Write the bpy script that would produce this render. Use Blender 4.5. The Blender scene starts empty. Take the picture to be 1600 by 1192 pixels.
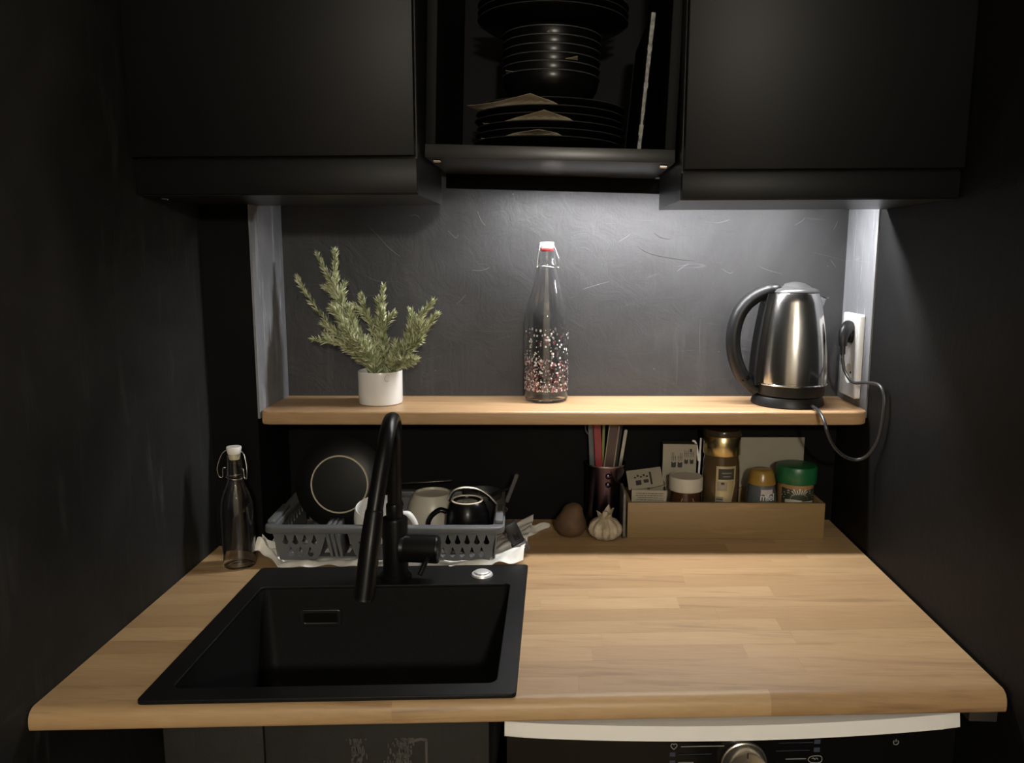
import bpy, bmesh, math, random
from mathutils import Vector, Matrix
random.seed(7)
S = bpy.context.scene
C = S.collection
PI = math.pi

# ------------------------------------------------------------------ camera
YAW, PITCH, FPX = .0547, .1552, 1250.0
cd = bpy.data.cameras.new('camera'); cam = bpy.data.objects.new('camera', cd); C.objects.link(cam)
cd.sensor_width = 36; cd.lens = FPX * 36 / 1600; cd.clip_start = .02
_F = Vector((-math.sin(YAW) * math.cos(PITCH), math.cos(YAW) * math.cos(PITCH), -math.sin(PITCH)))
_R = Vector((math.cos(YAW), math.sin(YAW), 0)); _U = _R.cross(_F)
_m = Matrix((_R, _U, -_F)).transposed().to_4x4(); _m.translation = (.0214, -.8769, 1.4541)
cam.matrix_world = _m
S.camera = cam
# ------------------------------------------------------------------ world, exposure
w = bpy.data.worlds.new('world'); S.world = w; w.use_nodes = True
w.node_tree.nodes['Background'].inputs[0].default_value = (1, .9, .78, 1)
w.node_tree.nodes['Background'].inputs[1].default_value = .0
S.view_settings.view_transform = 'Standard'; S.view_settings.look = 'None'
S.view_settings.gamma = 1; S.view_settings.use_curve_mapping = False
S.view_settings.exposure = 0.1
LED_STRENGTH = 232.0        # the strip behind the right cabinet
BULB_STRENGTH = 600.0        # the globe lamp of the room behind

# ------------------------------------------------------------------ layout
XL, XR = -.627, .610         # side walls of the niche
XA = -.533                   # left side of the alcove
KF, KW = .0887, .05          # worktop front and back wall are not square to the side walls
def wy(x): return .745 + KW * (x + .42)
def fy(x): return KF * (x - XL)
def shf(x): return .573 + KW * (x + .42)
ZC = .90; ZS = 1.167

# ------------------------------------------------------------------ material helpers
MATS = {}
def nodes(name):
    m = bpy.data.materials.new(name); m.use_nodes = True; MATS[name] = m
    nt = m.node_tree
    return m, nt, nt.nodes['Principled BSDF']
def setp(b, **k):
    for a, v in k.items():
        n = a.replace('_', ' ')
        if n in b.inputs: b.inputs[n].default_value = v
def mat(name, col, rough=.5, metal=0, spec=.5, **k):
    m, nt, b = nodes(name)
    b.inputs['Base Color'].default_value = (*col, 1)
    b.inputs['Roughness'].default_value = rough; b.inputs['Metallic'].default_value = metal
    b.inputs['Specular IOR Level'].default_value = spec
    setp(b, **k)
    return m
def N(nt, typ, **k):
    n = nt.nodes.new(typ)
    for a, v in k.items(): setattr(n, a, v)
    return n
def coords(nt, scale=(1, 1, 1), rot=(0, 0, 0), kind='Object'):
    t = N(nt, 'ShaderNodeTexCoord'); mp = N(nt, 'ShaderNodeMapping')
    mp.inputs['Scale'].default_value = scale; mp.inputs['Rotation'].default_value = rot
    nt.links.new(t.outputs[kind], mp.inputs[0]); return mp.outputs[0]
def noise(nt, vec, scale, detail=4, rough=.55, dist=0, w=None):
    n = N(nt, 'ShaderNodeTexNoise')
    if w is not None: n.noise_dimensions = '4D'; nt.links.new(w, n.inputs['W'])
    n.inputs['Scale'].default_value = scale; n.inputs['Detail'].default_value = detail
    n.inputs['Roughness'].default_value = rough; n.inputs['Distortion'].default_value = dist
    nt.links.new(vec, n.inputs['Vector']); return n.outputs['Fac']
def ramp(nt, fac, stops, interp='LINEAR'):
    r = N(nt, 'ShaderNodeValToRGB'); r.color_ramp.interpolation = interp
    el = r.color_ramp.elements
    while len(el) < len(stops): el.new(.5)
    for e, (p, c) in zip(el, stops):
        e.position = p; e.color = (*c, 1) if len(c) == 3 else c
    nt.links.new(fac, r.inputs[0]); return r.outputs[0]
def mix(nt, fac, a, b, typ='MIX'):
    m = N(nt, 'ShaderNodeMix', data_type='RGBA', blend_type=typ)
    for sock, v in ((m.inputs[0], fac), (m.inputs[6], a), (m.inputs[7], b)):
        if hasattr(v, 'is_output'): nt.links.new(v, sock)
        else: sock.default_value = v if isinstance(v, (float, int)) else (*v, 1)
    return m.outputs[2]
def math_(nt, op, a, b=None):
    m = N(nt, 'ShaderNodeMath', operation=op)
    for i, v in enumerate((a, b)):
        if v is None: continue
        if hasattr(v, 'is_output'): nt.links.new(v, m.inputs[i])
        else: m.inputs[i].default_value = v
    return m.outputs[0]
def bump(nt, b, h, strength=.3, dist=.002):
    n = N(nt, 'ShaderNodeBump'); n.inputs['Strength'].default_value = strength; n.inputs['Distance'].default_value = dist
    nt.links.new(h, n.inputs['Height']); nt.links.new(n.outputs[0], b.inputs['Normal'])

def wall_paint(name, dark, light, smear, rough=.5, scratch=1.0, bumpy=.35, spec=.25, smudge=.75, lo=.47):
    """black wall paint: smudged, scratched, a little trowelled"""
    m, nt, b = nodes(name)
    v = coords(nt)
    big = noise(nt, v, 2.6, 6, .6, .6)
    col = ramp(nt, big, [(.35, dark), (.72, light)])
    vs = coords(nt, (26, 26, 3.2)); st = noise(nt, vs, 1.6, 5, .6, .3)
    stm = ramp(nt, st, [(.56, (0, 0, 0)), (.82, (1, 1, 1))])
    msk = ramp(nt, noise(nt, v, 1.7, 3), [(lo, (0, 0, 0)), (lo + .23, (1, 1, 1))])
    f1 = math_(nt, 'MULTIPLY', stm, msk)
    col = mix(nt, math_(nt, 'MULTIPLY', f1, smudge), col, smear)
    # hairline scratches: thin bands of a stretched, tilted noise
    fac = None
    for rot, sc, sd in (((.3, .9, .2), 1.0, 5.0), ((1.2, -.5, .8), 1.4, 3.6), ((.2, 2.1, -.4), .8, 6.0)):
        vr = coords(nt, (.8 * sc, .8 * sc, sd * sc), rot)
        n1 = noise(nt, vr, 2.3, 2, .4, .5)
        band = math_(nt, 'ABSOLUTE', math_(nt, 'SUBTRACT', n1, .5))
        line = ramp(nt, band, [(0, (1, 1, 1)), (.0022, (0, 0, 0))])
        gate = ramp(nt, noise(nt, vr, 5.3, 3), [(.60, (0, 0, 0)), (.68, (1, 1, 1))])
        l = math_(nt, 'MULTIPLY', line, gate)
        fac = l if fac is None else math_(nt, 'MAXIMUM', fac, l)
    col = mix(nt, math_(nt, 'MULTIPLY', fac, .20 * scratch), col, smear)
    spk = ramp(nt, noise(nt, v, 95, 2, .5), [(.775, (0, 0, 0)), (.80, (1, 1, 1))])
    col = mix(nt, math_(nt, 'MULTIPLY', spk, .5 * scratch), col, smear)
    nt.links.new(col, b.inputs['Base Color'])
    b.inputs['Roughness'].default_value = rough; b.inputs['Specular IOR Level'].default_value = spec
    h = math_(nt, 'ADD', noise(nt, v, 17, 9, .68, 1.6), math_(nt, 'MULTIPLY', noise(nt, coords(nt, (60, 60, 9)), 1.5, 4), .2))
    bump(nt, b, h, bumpy, .006)
    return m

def wood(name, pale, dark, seed_random=True, axis=0, gscale=1.0, rough=.42, streak=(.30, .17, .09), vary=.55):
    m, nt, b = nodes(name)
    oi = N(nt, 'ShaderNodeObjectInfo'); rnd = oi.outputs['Random']
    wv = math_(nt, 'MULTIPLY', rnd, 37.0)
    sc = [22, 22, 22]; sc[axis] = 1.5
    v = coords(nt, tuple(s * gscale for s in sc))
    g = noise(nt, v, 2.2, 6, .62, .8, wv)
    s2 = [5, 5, 5]; s2[axis] = .7
    g2 = noise(nt, coords(nt, tuple(s * gscale for s in s2)), 2.0, 4, .6, 1.3, wv)
    base = mix(nt, math_(nt, 'MULTIPLY', rnd, vary), pale, dark)
    base = mix(nt, ramp(nt, g2, [(.35, (0, 0, 0)), (.75, (.7, .7, .7))]), base, dark)
    st = ramp(nt, g, [(.52, (0, 0, 0)), (.68, (1, 1, 1))])
    sel = ramp(nt, g2, [(.43, (0, 0, 0)), (.53, (1, 1, 1))])
    col = mix(nt, math_(nt, 'MULTIPLY', math_(nt, 'MULTIPLY', st, sel), .85), base, streak)
    s3 = [160, 160, 160]; s3[axis] = 10
    fine = noise(nt, coords(nt, tuple(s * gscale for s in s3)), 2.0, 3, .5, 0, wv)
    col = mix(nt, .25, col, ramp(nt, fine, [(.3, dark), (.7, pale)]))
    nt.links.new(col, b.inputs['Base Color'])
    b.inputs['Roughness'].default_value = rough
    bump(nt, b, fine, .08, .001)
    return m

def noisy(name, a, bcol, scale=8, rough=.5, bmp=0, metal=0, spec=.5, detail=4):
    m, nt, b = nodes(name)
    v = coords(nt); n = noise(nt, v, scale, detail)
    nt.links.new(ramp(nt, n, [(.35, a), (.65, bcol)]), b.inputs['Base Color'])
    b.inputs['Roughness'].default_value = rough; b.inputs['Metallic'].default_value = metal
    b.inputs['Specular IOR Level'].default_value = spec
    if bmp: bump(nt, b, noise(nt, v, scale * 3, 5), bmp, .003)
    return m
def emit(name, col, strength):
    m, nt, b = nodes(name)
    b.inputs['Base Color'].default_value = (*col, 1)
    b.inputs['Emission Color'].default_value = (*col, 1); b.inputs['Emission Strength'].default_value = strength
    return m
def glass(name, col=(1, 1, 1), rough=0.0, ior=1.45):
    return mat(name, col, rough, Transmission_Weight=1.0, IOR=ior)
def brushed(name, col, rough=.25, scale=(900, 900, 6)):
    m, nt, b = nodes(name)
    n = noise(nt, coords(nt, scale), 1.0, 2, .5)
    nt.links.new(ramp(nt, n, [(.3, tuple(c * .86 for c in col)), (.7, col)]), b.inputs['Base Color'])
    b.inputs['Metallic'].default_value = 1; b.inputs['Roughness'].default_value = rough
    return m

M_wall = wall_paint('black_wall_paint', (.0036, .0036, .0037), (.0072, .0072, .0073), (.026, .0265, .027), .6, 1, .2, .2)  # right wall copy of the paint, darkened to stand in for weaker light
M_wall_l = wall_paint('chalky_brightened_black_paint', (.009, .0091, .009), (.028, .0282, .028), (.070, .071, .071), .6, 1, .2, .2, .9, .36)  # same paint with chalk smudges, brightened in place of lamp light
M_shade_black = noisy('shade_black_paint', (.0025, .0025, .0025), (.0045, .0045, .0045), 6, .7, 0, 0, .12)  # blacker paint standing in for shade on the pier and lower back wall
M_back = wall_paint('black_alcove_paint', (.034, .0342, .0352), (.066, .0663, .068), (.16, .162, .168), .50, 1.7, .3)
M_reveal = wall_paint('chalky_lamplit_paint', (.13, .133, .142), (.30, .306, .322), (.62, .63, .65), .5, .8, .3, .25, 1.0, .2)  # chalk smears; lamp light on the alcove sides put into the pale grey
M_cab = noisy('black_laminate', (.0042, .0042, .0044), (.0056, .0056, .0057), 3, .42, spec=.15)
M_under = noisy('black_melamine', (.016, .016, .016), (.020, .020, .020), 5, .34, spec=.45)
M_cabin = mat('black_cabinet_inside', (.0028, .0028, .0028), .6, spec=.12)
M_beech = wood('beech_stave', (.55, .375, .195), (.35, .212, .10), rough=.45, vary=1.0, streak=(.20, .11, .055))
M_shelf = wood('oiled_beech_shelf', (.58, .40, .22), (.34, .19, .09), gscale=.9, rough=.38, streak=(.20, .10, .045))
M_bamboo = wood('bamboo', (.25, .165, .072), (.20, .13, .052), gscale=1.2, rough=.5, streak=(.38, .23, .10))
M_black = mat('matt_black_metal', (.005, .005, .005), .33, spec=.22)
M_sink = noisy('black_granite', (.004, .004, .004), (.011, .011, .011), 600, .45, .05, spec=.18)
M_chrome = mat('chrome', (.75, .74, .72), .14, 1)
M_steelw = mat('steel_wire', (.62, .60, .56), .25, 1)
M_steel = brushed('brushed_steel', (.60, .59, .57), .19)
M_plast = mat('black_plastic', (.010, .010, .0105), .42, spec=.35)
M_white = mat('white_plastic', (.84, .83, .80), .4)
M_ceram = mat('white_ceramic', (.72, .71, .68), .22)
M_cream = mat('cream_ceramic', (.50, .46, .38), .3)
M_bceram = mat('black_glazed_ceramic', (.003, .003, .003), .25, spec=.2)
M_clay = mat('bare_clay_ring', (.62, .54, .40), .7)
M_grey = noisy('grey_plastic', (.105, .108, .112), (.12, .122, .126), 20, .40)
M_glass = glass('clear_glass')
M_dglass = glass('brown_jar_glass', (.38, .26, .15))
M_gold = brushed('brass_lid', (.62, .50, .26), .26, (600, 600, 5))
M_ring = mat('red_rubber', (.36, .045, .045), .5)
M_cream_rubber = mat('cream_rubber', (.62, .56, .36), .5)
M_stopper = mat('white_porcelain_stopper', (.82, .80, .76), .3)
M_paper = noisy('cream_paper', (.56, .48, .34), (.64, .56, .41), 30, .8)
M_card = noisy('pale_card', (.29, .26, .195), (.33, .30, .23), 12, .7)
M_ink = mat('dark_print', (.03, .028, .025), .7)
M_grn = noisy('green_lid', (.010, .095, .033), (.013, .118, .040), 10, .35)
M_cloth = noisy('white_cotton', (.74, .71, .64), (.82, .80, .74), 40, .85, .3)

# ------------------------------------------------------------------ geometry helpers
def link(o, parent=None):
    C.objects.link(o)
    if parent: o.parent = parent
    return o
def mesh(name, verts, faces, m, parent=None, smooth=False, mats=None, fm=None):
    me = bpy.data.meshes.new(name); me.from_pydata([tuple(v) for v in verts], [], faces)
    for mm in (mats or [m]): me.materials.append(mm)
    if fm: me.polygons.foreach_set('material_index', fm)
    me.validate(); me.update()
    o = link(bpy.data.objects.new(name, me), parent)
    if smooth: shade(me)
    return o
def shade(me, ang=.6):
    for p in me.polygons: p.use_smooth = True
    me.set_sharp_from_angle(angle=ang)
def from_bm(name, bm, m, parent=None, smooth=False):
    me = bpy.data.meshes.new(name); bm.normal_update(); bm.to_mesh(me); bm.free()
    for mm in (m if isinstance(m, list) else [m]): me.materials.append(mm)
    o = link(bpy.data.objects.new(name, me), parent)
    if smooth: shade(me)
    return o
def bx(bm, x0, x1, y0, y1, z0, z1, bev=0, seg=2, mtx=None):
    t = bmesh.new(); bmesh.ops.create_cube(t, size=1)
    for v in t.verts: v.co = Vector(((v.co.x + .5) * (x1 - x0) + x0, (v.co.y + .5) * (y1 - y0) + y0, (v.co.z + .5) * (z1 - z0) + z0))
    if bev: bmesh.ops.bevel(t, geom=t.edges[:], offset=bev, segments=seg, profile=.5, affect='EDGES')
    if mtx: bmesh.ops.transform(t, matrix=mtx, verts=t.verts[:])
    me = bpy.data.meshes.new('t'); t.to_mesh(me); t.free(); bm.from_mesh(me); bpy.data.meshes.remove(me)
def box(name, x0, x1, y0, y1, z0, z1, m, parent=None, bev=0, seg=2, mtx=None):
    bm = bmesh.new(); bx(bm, x0, x1, y0, y1, z0, z1, bev, seg, mtx)
    return from_bm(name, bm, m, parent, bev > 0)
def skewbox(name, x0, x1, ya, yb, z0, z1, m, parent=None, bev=0):
    """ya, yb: functions of x"""
    bm = bmesh.new()
    v = [bm.verts.new(p) for z in (z0, z1) for p in ((x0, ya(x0), z), (x1, ya(x1), z), (x1, yb(x1), z), (x0, yb(x0), z))]
    for f in ((3, 2, 1, 0), (4, 5, 6, 7), (0, 1, 5, 4), (1, 2, 6, 5), (2, 3, 7, 6), (3, 0, 4, 7)): bm.faces.new([v[i] for i in f])
    if bev: bmesh.ops.bevel(bm, geom=bm.edges[:], offset=bev, segments=2, profile=.5, affect='EDGES')
    return from_bm(name, bm, m, parent, bev > 0)
def lathe(name, prof, m, parent=None, seg=48, loc=(0, 0, 0), mtx=None, closed=False, mats=None, bands=None):
    vs, fs, fm = [], [], []
    n = len(prof)
    for r, z in prof:
        for k in range(seg):
            a = 2 * PI * k / seg; vs.append(Vector((max(r, 1e-5) * math.cos(a), max(r, 1e-5) * math.sin(a), z)))
    for i in range(n if closed else n - 1):
        j = (i + 1) % n
        for k in range(seg):
            k2 = (k + 1) % seg
            fs.append((i * seg + k, i * seg + k2, j * seg + k2, j * seg + k)); fm.append(bands[i] if bands else 0)
    M_ = Matrix.Translation(loc) @ (mtx or Matrix())
    vs = [M_ @ v for v in vs]
    o = mesh(name, vs, fs, m, parent, False, mats, fm if bands else None)
    bm = bmesh.new(); bm.from_mesh(o.data); bmesh.ops.remove_doubles(bm, verts=bm.verts[:], dist=3e-5)
    bmesh.ops.recalc_face_normals(bm, faces=bm.faces[:]); bm.to_mesh(o.data); bm.free()
    shade(o.data, .7)
    return o
def smooth_path(pts, n=8):
    P = [Vector(p) for p in pts]; out = []
    for i in range(len(P) - 1):
        p0 = P[max(i - 1, 0)]; p1 = P[i]; p2 = P[i + 1]; p3 = P[min(i + 2, len(P) - 1)]
        for k in range(n):
            t = k / n
            out.append(.5 * ((2 * p1) + (p2 - p0) * t + (2 * p0 - 5 * p1 + 4 * p2 - p3) * t * t + (3 * p1 - p0 - 3 * p2 + p3) * t ** 3))
    out.append(P[-1]); return out
def tube(name, pts, rad, m, parent=None, seg=12, n=8, smooth=True, ell=None, loop=False):
    P = smooth_path(pts, n) if smooth else [Vector(p) for p in pts]
    R = rad if callable(rad) else (lambda t: rad)
    vs, fs = [], []; up = None
    L = len(P)
    for i, p in enumerate(P):
        t = (P[(i + 1) % L if loop else min(i + 1, L - 1)] - P[(i - 1) % L if loop else max(i - 1, 0)]).normalized()
        if up is None: up = Vector((0, 0, 1)) if abs(t.z) < .9 else Vector((0, 1, 0))
        a = (up - t * up.dot(t)).normalized(); up = a; b = t.cross(a)
        r = R(i / max(L - 1, 1)); e = ell or (1, 1)
        for k in range(seg):
            q = 2 * PI * k / seg; vs.append(p + a * r * e[0] * math.cos(q) + b * r * e[1] * math.sin(q))
    for i in range(L if loop else L - 1):
        j = (i + 1) % L
        for k in range(seg):
            fs.append((i * seg + k, i * seg + (k + 1) % seg, j * seg + (k + 1) % seg, j * seg + k))
    if not loop: fs.append(tuple(range(seg))[::-1]); fs.append(tuple((L - 1) * seg + k for k in range(seg)))
    o = mesh(name, vs, fs, m, parent)
    bm = bmesh.new(); bm.from_mesh(o.data); bmesh.ops.recalc_face_normals(bm, faces=bm.faces[:]); bm.to_mesh(o.data); bm.free()
    shade(o.data, .9)
    return o
def cyl(name, p0, p1, r, m, parent=None, seg=28, bev=0.0008, r2=None):
    p0, p1 = Vector(p0), Vector(p1); d = p1 - p0; h = d.length; r2 = r if r2 is None else r2
    q = Vector((0, 0, 1)).rotation_difference(d.normalized()).to_matrix().to_4x4()
    b = min(bev, h * .3)
    return lathe(name, [(0, 0), (r - b, 0), (r, b), (r2, h - b), (r2 - b, h), (0, h)], m, parent, seg, p0, q)
def plate(name, outer, holes, thick, m, parent=None, mtx=None, bev=0):
    """flat outline with holes, given thickness, drawn in local XY and extruded along Z"""
    cu = bpy.data.curves.new('t', 'CURVE'); cu.dimensions = '2D'; cu.fill_mode = 'BOTH'; cu.extrude = thick / 2 - bev
    cu.bevel_depth = bev; cu.bevel_resolution = 1
    for ring in [outer] + holes:
        s = cu.splines.new('POLY'); s.points.add(len(ring) - 1); s.use_cyclic_u = True
        for p, q in zip(s.points, ring): p.co = (q[0], q[1], 0, 1)
    return curve_mesh(name, cu, m, parent, mtx)
def curve_mesh(name, cu, m, parent, mtx):
    t = bpy.data.objects.new('t', cu); C.objects.link(t)
    me = bpy.data.meshes.new_from_object(t.evaluated_get(bpy.context.evaluated_depsgraph_get()))
    bpy.data.objects.remove(t); bpy.data.curves.remove(cu)
    if mtx: me.transform(mtx)
    me.name = name; me.materials.clear(); me.materials.append(m)
    o = link(bpy.data.objects.new(name, me), parent); return o
def text(name, s, size, m, parent, mtx, thick=.0003, sx=1):
    cu = bpy.data.curves.new('t', 'FONT'); cu.body = s; cu.size = size; cu.extrude = thick; cu.align_x = 'CENTER'; cu.align_y = 'CENTER'
    return curve_mesh(name, cu, m, parent, mtx)
def rrect(x0, x1, y0, y1, r, n=6):
    out = []
    for cx, cy, a0 in ((x1 - r, y1 - r, 0), (x0 + r, y1 - r, PI / 2), (x0 + r, y0 + r, PI), (x1 - r, y0 + r, 1.5 * PI)):
        for k in range(n + 1):
            a = a0 + PI / 2 * k / n; out.append((cx + r * math.cos(a), cy + r * math.sin(a)))
    return out
def tag(o, label, cat, group=None):
    o['label'] = label; o['category'] = cat
    if group: o['group'] = group
    return o
def thing(name, label, cat, loc=(0, 0, 0), rotz=0, group=None, rot=None):
    o = bpy.data.objects.new(name, None); o.empty_display_size = .03; C.objects.link(o)
    o.location = loc; o.rotation_euler = rot or (0, 0, rotz)
    return tag(o, label, cat, group)
def struct(o, label=None):
    o['kind'] = 'structure'
    if label: o['label'] = label
    return o
def T(x, y, z): return Matrix.Translation((x, y, z))
def RX(a): return Matrix.Rotation(a, 4, 'X')
def RY(a): return Matrix.Rotation(a, 4, 'Y')
def RZ(a): return Matrix.Rotation(a, 4, 'Z')

# ================================================================== the room
YB = -1.25; RX0, RX1, RY0 = -1.7, 2.1, -3.7; ZT = 2.5
M_room = noisy('warm_white_plaster', (.62, .59, .53), (.68, .65, .59), 3, .8)
M_floor = wood('oak_floor', (.48, .35, .22), (.38, .26, .15), gscale=.6)
struct(box('floor', RX0 - .1, RX1 + .1, RY0 - .1, .95, -.1, 0, M_floor), 'wooden floor of the room')
struct(box('ceiling', RX0 - .1, RX1 + .1, RY0 - .1, .95, ZT, ZT + .1, M_room), 'plain ceiling')
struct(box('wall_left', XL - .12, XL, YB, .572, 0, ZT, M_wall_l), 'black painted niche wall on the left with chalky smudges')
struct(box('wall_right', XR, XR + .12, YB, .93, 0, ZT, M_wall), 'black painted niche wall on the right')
struct(skewbox('wall_alcove_left', XL - .12, XA - .004, lambda x: .572, lambda x: .93, 0, ZT, M_shade_black), 'black pier between left wall and alcove')
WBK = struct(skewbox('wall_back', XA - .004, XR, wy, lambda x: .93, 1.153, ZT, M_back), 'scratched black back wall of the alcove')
SCR = [[(-0.3623, 1.5184), (-0.3397, 1.4955), (-0.317, 1.47), (-0.2941, 1.4534)], [(-0.149, 1.4264), (-0.1308, 1.4251), (-0.1138, 1.4315)], [(-0.1822, 1.3563), (-0.1703, 1.368), (-0.1624, 1.3771)], [(0.0764, 1.3876), (0.101, 1.3954), (0.1295, 1.4031)], [(0.2667, 1.4238), (0.2768, 1.4315), (0.2895, 1.4393)], [(0.1461, 1.4828), (0.1614, 1.4917), (0.169, 1.498)], [(0.4322, 1.4341), (0.4507, 1.4264), (0.4796, 1.4187)], [(0.4989, 1.5157), (0.5126, 1.5233), (0.5199, 1.5309)], [(0.5779, 1.5056), (0.5824, 1.5157), (0.5857, 1.5246)], [(-0.1378, 1.5436), (-0.1302, 1.5247), (-0.1225, 1.5158)], [(-0.2743, 1.5336), (-0.2614, 1.5361), (-0.2538, 1.5298)], [(0.575, 1.4482), (0.582, 1.4393), (0.5877, 1.4316)], [(-0.1974, 1.5057), (-0.1821, 1.4904), (-0.1768, 1.4981)], [(0.3573, 1.429), (0.3732, 1.42), (0.3808, 1.4238)], [(0.2715, 1.2722), (0.273, 1.2256), (0.2727, 1.1921)], [(0.317, 1.325), (0.3171, 1.2855), (0.3198, 1.2457)]]
CRK = [[(0.1824, 1.4751), (0.2034, 1.4623), (0.2295, 1.4546), (0.2685, 1.4482), (0.3049, 1.4444)], [(0.2179, 1.5006), (0.231, 1.4917), (0.2517, 1.4878)]]
def scratches(lines, width, m):
    """hairlines in the paint of the back wall: thin tapered strips lying on it, each a piece of the wall"""
    for l in lines:
        P = smooth_path([(x, wy(x), z) for x, z in l], 5); vs, fs = [], []
        for i, p in enumerate(P):
            d = (P[min(i + 1, len(P) - 1)] - P[max(i - 1, 0)]).normalized(); sd = Vector((-d.z, 0, d.x)) * width * (math.sin(PI * (i + .4) / (len(P) - .2)) ** .6)
            for k, off in ((-1, .0), (0, .00035), (1, .0)): vs.append(p + sd * k - Vector((0, off + .0001, 0)))
        for i in range(len(P) - 1):
            a = i * 3; fs += [(a, a + 1, a + 4, a + 3), (a + 1, a + 2, a + 5, a + 4)]
        mesh('scratch', vs, fs, m, WBK)
struct(skewbox('wall_back_lower', XA - .004, XR, wy, lambda x: .93, 0, 1.153, M_shade_black), 'back wall under the shelf, blackened for shade')  # same wall as above, the shade below the shelf put into its colour
struct(skewbox('trim_1', XA - .004, XA, lambda x: .573, wy, 1.152, 1.95, M_reveal), 'smeared left side of the alcove with lamp light painted in')
struct(skewbox('trim_2', XR - .003, XR, lambda x: .642, wy, 1.152, 1.95, M_reveal), 'smeared right side of the alcove with lamp light painted in')  # thin sheet carrying the lit patch of the right wall in its colour
struct(box('wall_room_left', RX0, XL - .12, YB - .0, YB + .1, 0, ZT, M_room))
struct(box('wall_room_right', XR + .12, RX1, YB - .0, YB + .1, 0, ZT, M_room))
struct(box('wall_side_left', RX0 - .1, RX0, RY0, YB + .1, 0, ZT, M_room))
struct(box('wall_side_right', RX1, RX1 + .1, RY0, YB + .1, 0, ZT, M_room))
struct(box('wall_front', RX0 - .1, RX1 + .1, RY0 - .1, RY0, 0, ZT, M_room))
# room lamp behind the viewer
L = thing('pendant_lamp', 'round warm globe lamp hanging in the room behind', 'lamp', (.28, -2.05, 1.88))
lathe('globe', [(.055 * math.sin(PI * k / 20), -.055 * math.cos(PI * k / 20)) for k in range(21)], emit('warm_globe', (1, .93, .80), BULB_STRENGTH), L, 32)
cyl('cord', (0, 0, .055), (0, 0, .619), .003, M_plast, L, 8)

# ================================================================== worktop of glued staves
wt = thing('worktop', 'beech butcher block worktop of glued staves with inset black sink', 'worktop', (0, 0, 0))
HX0, HX1, HV0, HV1 = -.483, -.039, .020, .428     # cut-out under the sink rim, in x and v
def stave(x0, x1, v0, v1, nose=False):
    lim = .5715 if (x0 + x1) / 2 < XA else 9
    def yc(x, v): return min(v + fy(x), wy(x) - .0015, lim)
    g = .00004
    x0 += g; x1 -= g
    if nose:
        prof = [(v1 - g, .872), (.004, .872), (.0015, .8733), (.0003, .876), (0, .883), (.0012, .890), (.0045, .896), (.010, .8992), (.014, .9), (v1 - g, .9)]
        vs = [(x, v + fy(x), z) for x in (x0, x1) for v, z in prof]; n = len(prof)
        fs = [tuple(range(n)), tuple(range(2 * n - 1, n - 1, -1))] + [(i, n + i, n + (i + 1) % n, (i + 1) % n) for i in range(n)]
        o = mesh('stave', vs, fs, M_beech, wt)
        bm = bmesh.new(); bm.from_mesh(o.data); bmesh.ops.recalc_face_normals(bm, faces=bm.faces[:]); bm.to_mesh(o.data); bm.free()
        shade(o.data, .75); return
    a, b = v0 + g, v1 - g
    if yc(x0, b) - yc(x0, a) < .002 or yc(x1, b) - yc(x1, a) < .002: return
    e = .0001
    vs = [(x0, yc(x0, a), .872), (x1, yc(x1, a), .872), (x1, yc(x1, b), .872), (x0, yc(x0, b), .872),
          (x0, yc(x0, a), ZC - e), (x1, yc(x1, a), ZC - e), (x1, yc(x1, b), ZC - e), (x0, yc(x0, b), ZC - e),
          (x0 + e, yc(x0, a) + e, ZC), (x1 - e, yc(x1, a) + e, ZC), (x1 - e, yc(x1, b) - e, ZC), (x0 + e, yc(x0, b) - e, ZC)]
    fs = [(3, 2, 1, 0), (8, 9, 10, 11)] + [(i, (i + 1) % 4, 4 + (i + 1) % 4, 4 + i) for i in range(4)] + [(4 + i, 4 + (i + 1) % 4, 8 + (i + 1) % 4, 8 + i) for i in range(4)]
    mesh('stave', vs, fs, M_beech, wt)
rw = (HV1 - HV0) / 10
rows = [(0, HV0)] + [(HV0 + rw * i, HV0 + rw * (i + 1)) for i in range(18)]
rs = random.Random(21)
for i, (v0, v1) in enumerate(rows):
    ymid = (v0 + v1) / 2
    xs0 = XL + .0015
    if v0 + fy(XA) > .5715: xs0 = XA + .0012
    x = xs0 - rs.uniform(.0, .14); cuts = []
    while x < XR:
        ln = rs.choice((.22, .30, .38, .46, .56)) + rs.uniform(-.03, .03)
        if XR - (x + ln) < .06: ln = XR - x + .01
        cuts.append((max(x, xs0), min(x + ln, XR - .0045))); x += ln
    if v0 + fy(XA) < .5715 < v1 + fy(XA):
        cuts = [q for a, b in cuts for q in (((a, XA), (XA + .0012, b)) if a < XA < b else ((a, b),))]
    for a, b in cuts:
        if b - a < .03: continue
        if 1 <= i <= 10:
            for p, q in ((a, min(b, HX0)), (max(a, HX1), b)):
                if q - p > .004: stave(p, q, v0, v1)
        else: stave(a, b, v0, v1, i == 0)

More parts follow.
